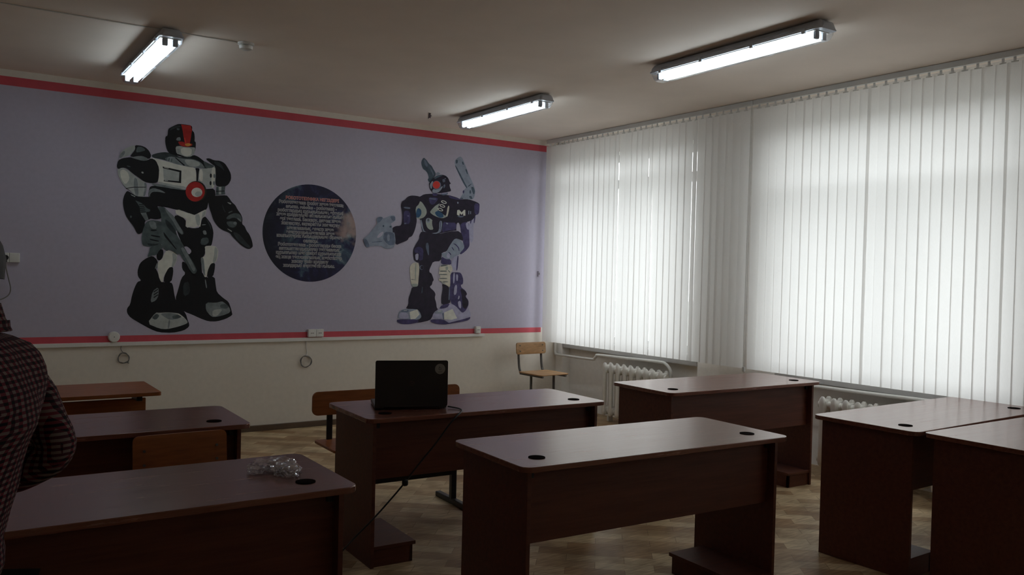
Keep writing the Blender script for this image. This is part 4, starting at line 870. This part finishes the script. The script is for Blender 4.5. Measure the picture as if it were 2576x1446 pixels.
def write(idx, part, m, off, depth):
    bm = bmesh.new()
    for k in idx:
        s, xl, xr, yc = lines[k]
        (wx0, z0), (wx1, z1) = on_wall(640 + xl / 4.986, 440 + yc / 4.986), on_wall(640 + xr / 4.986, 440 + yc / 4.986)
        me0 = text_mesh(s, 0.0); xs = [v.co.x for v in me0.vertices]; w0 = max(xs) - min(xs); xm = (max(xs) + min(xs)) / 2; bpy.data.meshes.remove(me0)
        me = text_mesh(s, off) if off else text_mesh(s, 0.0)
        xc, _ = on_wall(640 + (xl + xr) / 2 / 4.986, 440 + yc / 4.986); _, zc = on_wall(640 + 705 / 4.986, 440 + yc / 4.986)
        kx = (wx1 - wx0) * .985 / w0; kz = .041 if k else .038
        for v in me.vertices: v.co = Vector(((v.co.x - xm) * kx + xc - GX, -depth, v.co.y * kz + zc - GZ))
        bm.from_mesh(me); bpy.data.meshes.remove(me)
    me = bpy.data.meshes.new(part); bm.to_mesh(me); bm.free(); me.materials.append(m)
    o = bpy.data.objects.new(part.split('|')[0], me); COL.objects.link(o); o.parent = gb
write([0], 'heading_halo', tm['hh'], .05, .0026); write([0], 'heading', tm['h'], 0, .0029)
write(range(1, len(lines)), 'text_halo', tm['tt'], .055, .0026); write(range(1, len(lines)), 'text', tm['t'], 0, .0029)
# ------------------------------------------------------------------ person at the left edge, turned away
def skin_mesh(name, joints, edges, root, m, sub=2):
    """joints: {key: ((x,y,z), rx, ry)}"""
    keys = list(joints); idx = {k: i for i, k in enumerate(keys)}
    me = bpy.data.meshes.new(name); me.from_pydata([joints[k][0] for k in keys], [(idx[a_], idx[b_]) for a_, b_ in edges], [])
    o = bpy.data.objects.new(name, me); COL.objects.link(o)
    md = o.modifiers.new('skin', 'SKIN'); md.use_smooth_shade = True
    sl = me.skin_vertices[0].data
    for k in keys:
        sl[idx[k]].radius = (joints[k][1], joints[k][2]); sl[idx[k]].use_root = (k == root)
    sb_ = o.modifiers.new('sub', 'SUBSURF'); sb_.levels = sub; sb_.render_levels = sub
    bpy.context.view_layer.update()
    nm = bpy.data.meshes.new_from_object(o.evaluated_get(bpy.context.evaluated_depsgraph_get()))
    bpy.data.objects.remove(o); bpy.data.meshes.remove(me)
    nm.name = name; nm.materials.clear(); nm.materials.append(m)
    for p in nm.polygons: p.use_smooth = True
    o = bpy.data.objects.new(name, nm); COL.objects.link(o); return o
F_, R_, U_ = Vector((-.87, .5, 0)).normalized(), Vector((.5, .87, 0)).normalized(), Vector((0, 0, 1))
NB = Vector((-5.515, -5.45, 1.35)); BASE = Vector((NB.x, NB.y, 0)) + F_ * .06
def at(f, r, z): return NB + F_ * f + R_ * r + U_ * (z - NB.z) - BASE
m_skin = mat('skin', (.36, .17, .10), .55, .08, 30)
m_hair = mat('dark_hair', (.010, .008, .008), .6, .4, 120, (1, 1, .15))
m_trous = mat('dark_trousers', (.018, .018, .022), .8, .2, 60)
m_shoe = mat('black_shoe_leather', (.012, .011, .011), .4, .2, 40)
def plaid():
    m, nt, b = nt_new('dark_red_check_cloth'); N = nt.nodes; Lk = nt.links
    tc = N.new('ShaderNodeTexCoord'); sp_ = N.new('ShaderNodeSeparateXYZ'); Lk.new(tc.outputs['Object'], sp_.inputs['Vector'])
    dt = N.new('ShaderNodeVectorMath'); dt.operation = 'DOT_PRODUCT'; dt.inputs[1].default_value = tuple(F_ * .75 + R_ * .66); Lk.new(tc.outputs['Object'], dt.inputs[0])
    def stripes(src, period, w):
        a_ = N.new('ShaderNodeMath'); a_.operation = 'DIVIDE'; a_.inputs[1].default_value = period; Lk.new(src, a_.inputs[0])
        f_ = N.new('ShaderNodeMath'); f_.operation = 'FRACT'; Lk.new(a_.outputs[0], f_.inputs[0])
        g_ = N.new('ShaderNodeMath'); g_.operation = 'LESS_THAN'; g_.inputs[1].default_value = w; Lk.new(f_.outputs[0], g_.inputs[0]); return g_.outputs[0]
    sv, sh = stripes(dt.outputs['Value'], .0135, .5), stripes(sp_.outputs['Z'], .0135, .5)
    sv2, sh2 = stripes(dt.outputs['Value'], .027, .5), stripes(sp_.outputs['Z'], .027, .5)
    def mixc(f, c1, c2):
        x = N.new('ShaderNodeMix'); x.data_type = 'RGBA'; Lk.new(f, x.inputs[0])
        for s_, c in ((x.inputs[6], c1), (x.inputs[7], c2)):
            if isinstance(c, tuple): s_.default_value = (*c, 1)
            else: Lk.new(c, s_)
        return x.outputs[2]
    band = mixc(sv2, (.115, .022, .030), (.060, .018, .024))
    light = mixc(sv, (.17, .13, .115), band)
    dark = mixc(sv, band, (.012, .010, .012))
    Lk.new(mixc(sh, light, dark), b.inputs['Base Color']); b.inputs['Roughness'].default_value = .9; b.inputs['Specular IOR Level'].default_value = .15
    return m
m_plaid = plaid()
PJ = {'pelvis': (at(.055, 0, .86), .125, .095), 'waist': (at(.03, 0, 1.02), .115, .09), 'chest': (at(.01, 0, 1.15), .12, .09), 'neck': (at(.0, 0, 1.345), .052, .052), 'jaw': (at(.050, 0, 1.40), .058, .062), 'head': (at(.050, 0, 1.475), .074, .086), 'crown': (at(.035, 0, 1.535), .05, .055)}
PE = [('pelvis', 'waist'), ('waist', 'chest'), ('chest', 'neck'), ('neck', 'jaw'), ('jaw', 'head'), ('head', 'crown')]
for s, n in ((1, 'r'), (-1, 'l')):
    PJ.update({'sh' + n: (at(-.005, s * .145, 1.222), .05, .05), 'el' + n: (at(-.105, s * .18, 1.045), .042, .042), 'wr' + n: (at(.12, s * .13, .96), .027, .027), 'pa' + n: (at(.18, s * .11, .955), .030, .018),
               'hi' + n: (at(.06, s * .085, .80), .085, .085), 'kn' + n: (at(.13, s * .10, .44), .058, .058), 'an' + n: (at(.09, s * .10, .09), .038, .038), 'to' + n: (at(.23, s * .11, .035), .032, .026)})
    PE += [('chest', 'sh' + n), ('sh' + n, 'el' + n), ('el' + n, 'wr' + n), ('wr' + n, 'pa' + n), ('pelvis', 'hi' + n), ('hi' + n, 'kn' + n), ('kn' + n, 'an' + n), ('an' + n, 'to' + n)]
    for q, (dr, ln) in enumerate(((-.026, .055), (-.009, .068), (.009, .072), (.026, .062))):   # fingers
        k1, k2 = 'f%d%s1' % (q, n), 'f%d%s2' % (q, n)
        PJ[k1] = (at(.18 + ln * .6, s * (.11 - dr), .947), .0085, .0085); PJ[k2] = (at(.18 + ln, s * (.11 - dr), .925), .0075, .0075); PE += [('pa' + n, k1), (k1, k2)]
    PJ['t1' + n] = (at(.175, s * .075, .97), .010, .010); PJ['t2' + n] = (at(.21, s * .065, .965), .0085, .0085); PE += [('pa' + n, 't1' + n), ('t1' + n, 't2' + n)]
person = skin_mesh('person', PJ, PE, 'pelvis', m_skin)
person.location = BASE
tag(person, 'person in a dark red checked shirt standing at the left edge, facing away', 'person')
SJ = {'hem': (at(.055, 0, .74), .16, .12), 'pelvis': (at(.05, 0, .88), .15, .12), 'waist': (at(.02, 0, 1.02), .145, .115), 'chest': (at(-.012, 0, 1.15), .150, .124), 'yoke': (at(-.005, 0, 1.275), .110, .090), 'neck': (at(.0, 0, 1.345), .088, .080)}
SE = [('hem', 'pelvis'), ('pelvis', 'waist'), ('waist', 'chest'), ('chest', 'yoke'), ('yoke', 'neck')]
for s, n in ((1, 'r'), (-1, 'l')):
    SJ.update({'sh' + n: (at(-.005, s * .145, 1.235), .070, .066), 'ma' + n: (at(-.055, s * .175, 1.13), .066, .062), 'el' + n: (at(-.112, s * .185, 1.045), .060, .056), 'fa' + n: (at(.0, s * .165, .995), .054, .050), 'wr' + n: (at(.105, s * .135, .965), .040, .036)})
    SE += [('yoke', 'sh' + n), ('sh' + n, 'ma' + n), ('ma' + n, 'el' + n), ('el' + n, 'fa' + n), ('fa' + n, 'wr' + n)]
shirt = skin_mesh('shirt', SJ, SE, 'waist', m_plaid); shirt.parent = person
for v in shirt.data.vertices:      # cloth folds
    q = v.co * 14; v.co += v.normal * (.007 * mnoise.noise(q) + .004 * mnoise.noise(q * 2.3))
tj, te = {'pelvis': (at(.055, 0, .80), .14, .105)}, []
for s, n in ((1, 'r'), (-1, 'l')):
    tj.update({'hi' + n: (at(.06, s * .085, .70), .09, .09), 'kn' + n: (at(.13, s * .10, .44), .074, .074), 'an' + n: (at(.09, s * .10, .07), .062, .062)}); te += [('pelvis', 'hi' + n), ('hi' + n, 'kn' + n), ('kn' + n, 'an' + n)]
tr = skin_mesh('trousers', tj, te, 'pelvis', m_trous); tr.parent = person
for s in (1, -1):
    mb = MB(); rg = []
    for f, w, h0, h1 in ((-.035, .025, .0, .055), (-.02, .036, .0, .085), (.04, .04, .0, .09), (.11, .044, .0, .065), (.18, .045, .0, .045), (.215, .03, .0, .03)):
        c = at(.09 + f, s * .105, 0); pr = rrect(-w, w, h0, h1, min(.014, (h1 - h0) / 2.2, w / 2.2), 3)
        rg.append([c + R_ * a_ + U_ * b_ for a_, b_ in pr])
    mb.loft(rg).build('shoe', m_shoe, person, True)
# collar
mb = MB(); rg = []
for dz, rr in ((-.012, .066), (.030, .062), (.036, .066), (.004, .075), (-.022, .079), (-.024, .076), (.0, .074)):
    rg.append([at(.0 + .010 * (1 if dz > 0 else 0) + (rr * 1.0) * math.cos(t_), rr * 1.02 * math.sin(t_), 1.345 + dz - .012 * math.cos(t_)) for t_ in [2 * math.pi * k / 28 for k in range(28)]])
mb.loft(rg, caps=False).build('collar', m_plaid, person, True)
# hair cap, ears, nose, eyes
def blob(c, rf, rr, ru, cut=None, jitter=0.0):
    bm = bmesh.new(); bmesh.ops.create_icosphere(bm, subdivisions=4, radius=1)
    for v in bm.verts:
        p = v.co.copy(); k = 1 + jitter * mnoise.noise(p * 6)
        v.co = c + (F_ * (p.x * rf) + R_ * (p.y * rr) + U_ * (p.z * ru)) * k
        v.select = bool(cut and cut(p))
    if cut: bmesh.ops.delete(bm, geom=[v for v in bm.verts if v.select], context='VERTS')
    mb = MB(); mb._merge(bm); return mb
blob(at(.041, 0, 1.472), .105, .088, .108, cut=lambda p: (p.x > .35 and p.z < .45) or p.z < -.55 - .3 * p.x, jitter=.05).build('hair', m_hair, person, True)
for s in (1, -1): blob(at(.055, s * .083, 1.455), .018, .008, .030).build('ear', m_skin, person, True)
blob(at(.140, 0, 1.45), .018, .012, .022).build('nose', m_skin, person, True)
for s in (1, -1): blob(at(.126, s * .032, 1.475), .010, .013, .009).build('eye', mat('eye', (.5, .48, .45), .2, .02), person, True)
blob(at(.122, 0, 1.405), .010, .024, .007).build('mouth', mat('lips', (.30, .10, .08), .5, .05), person, True)
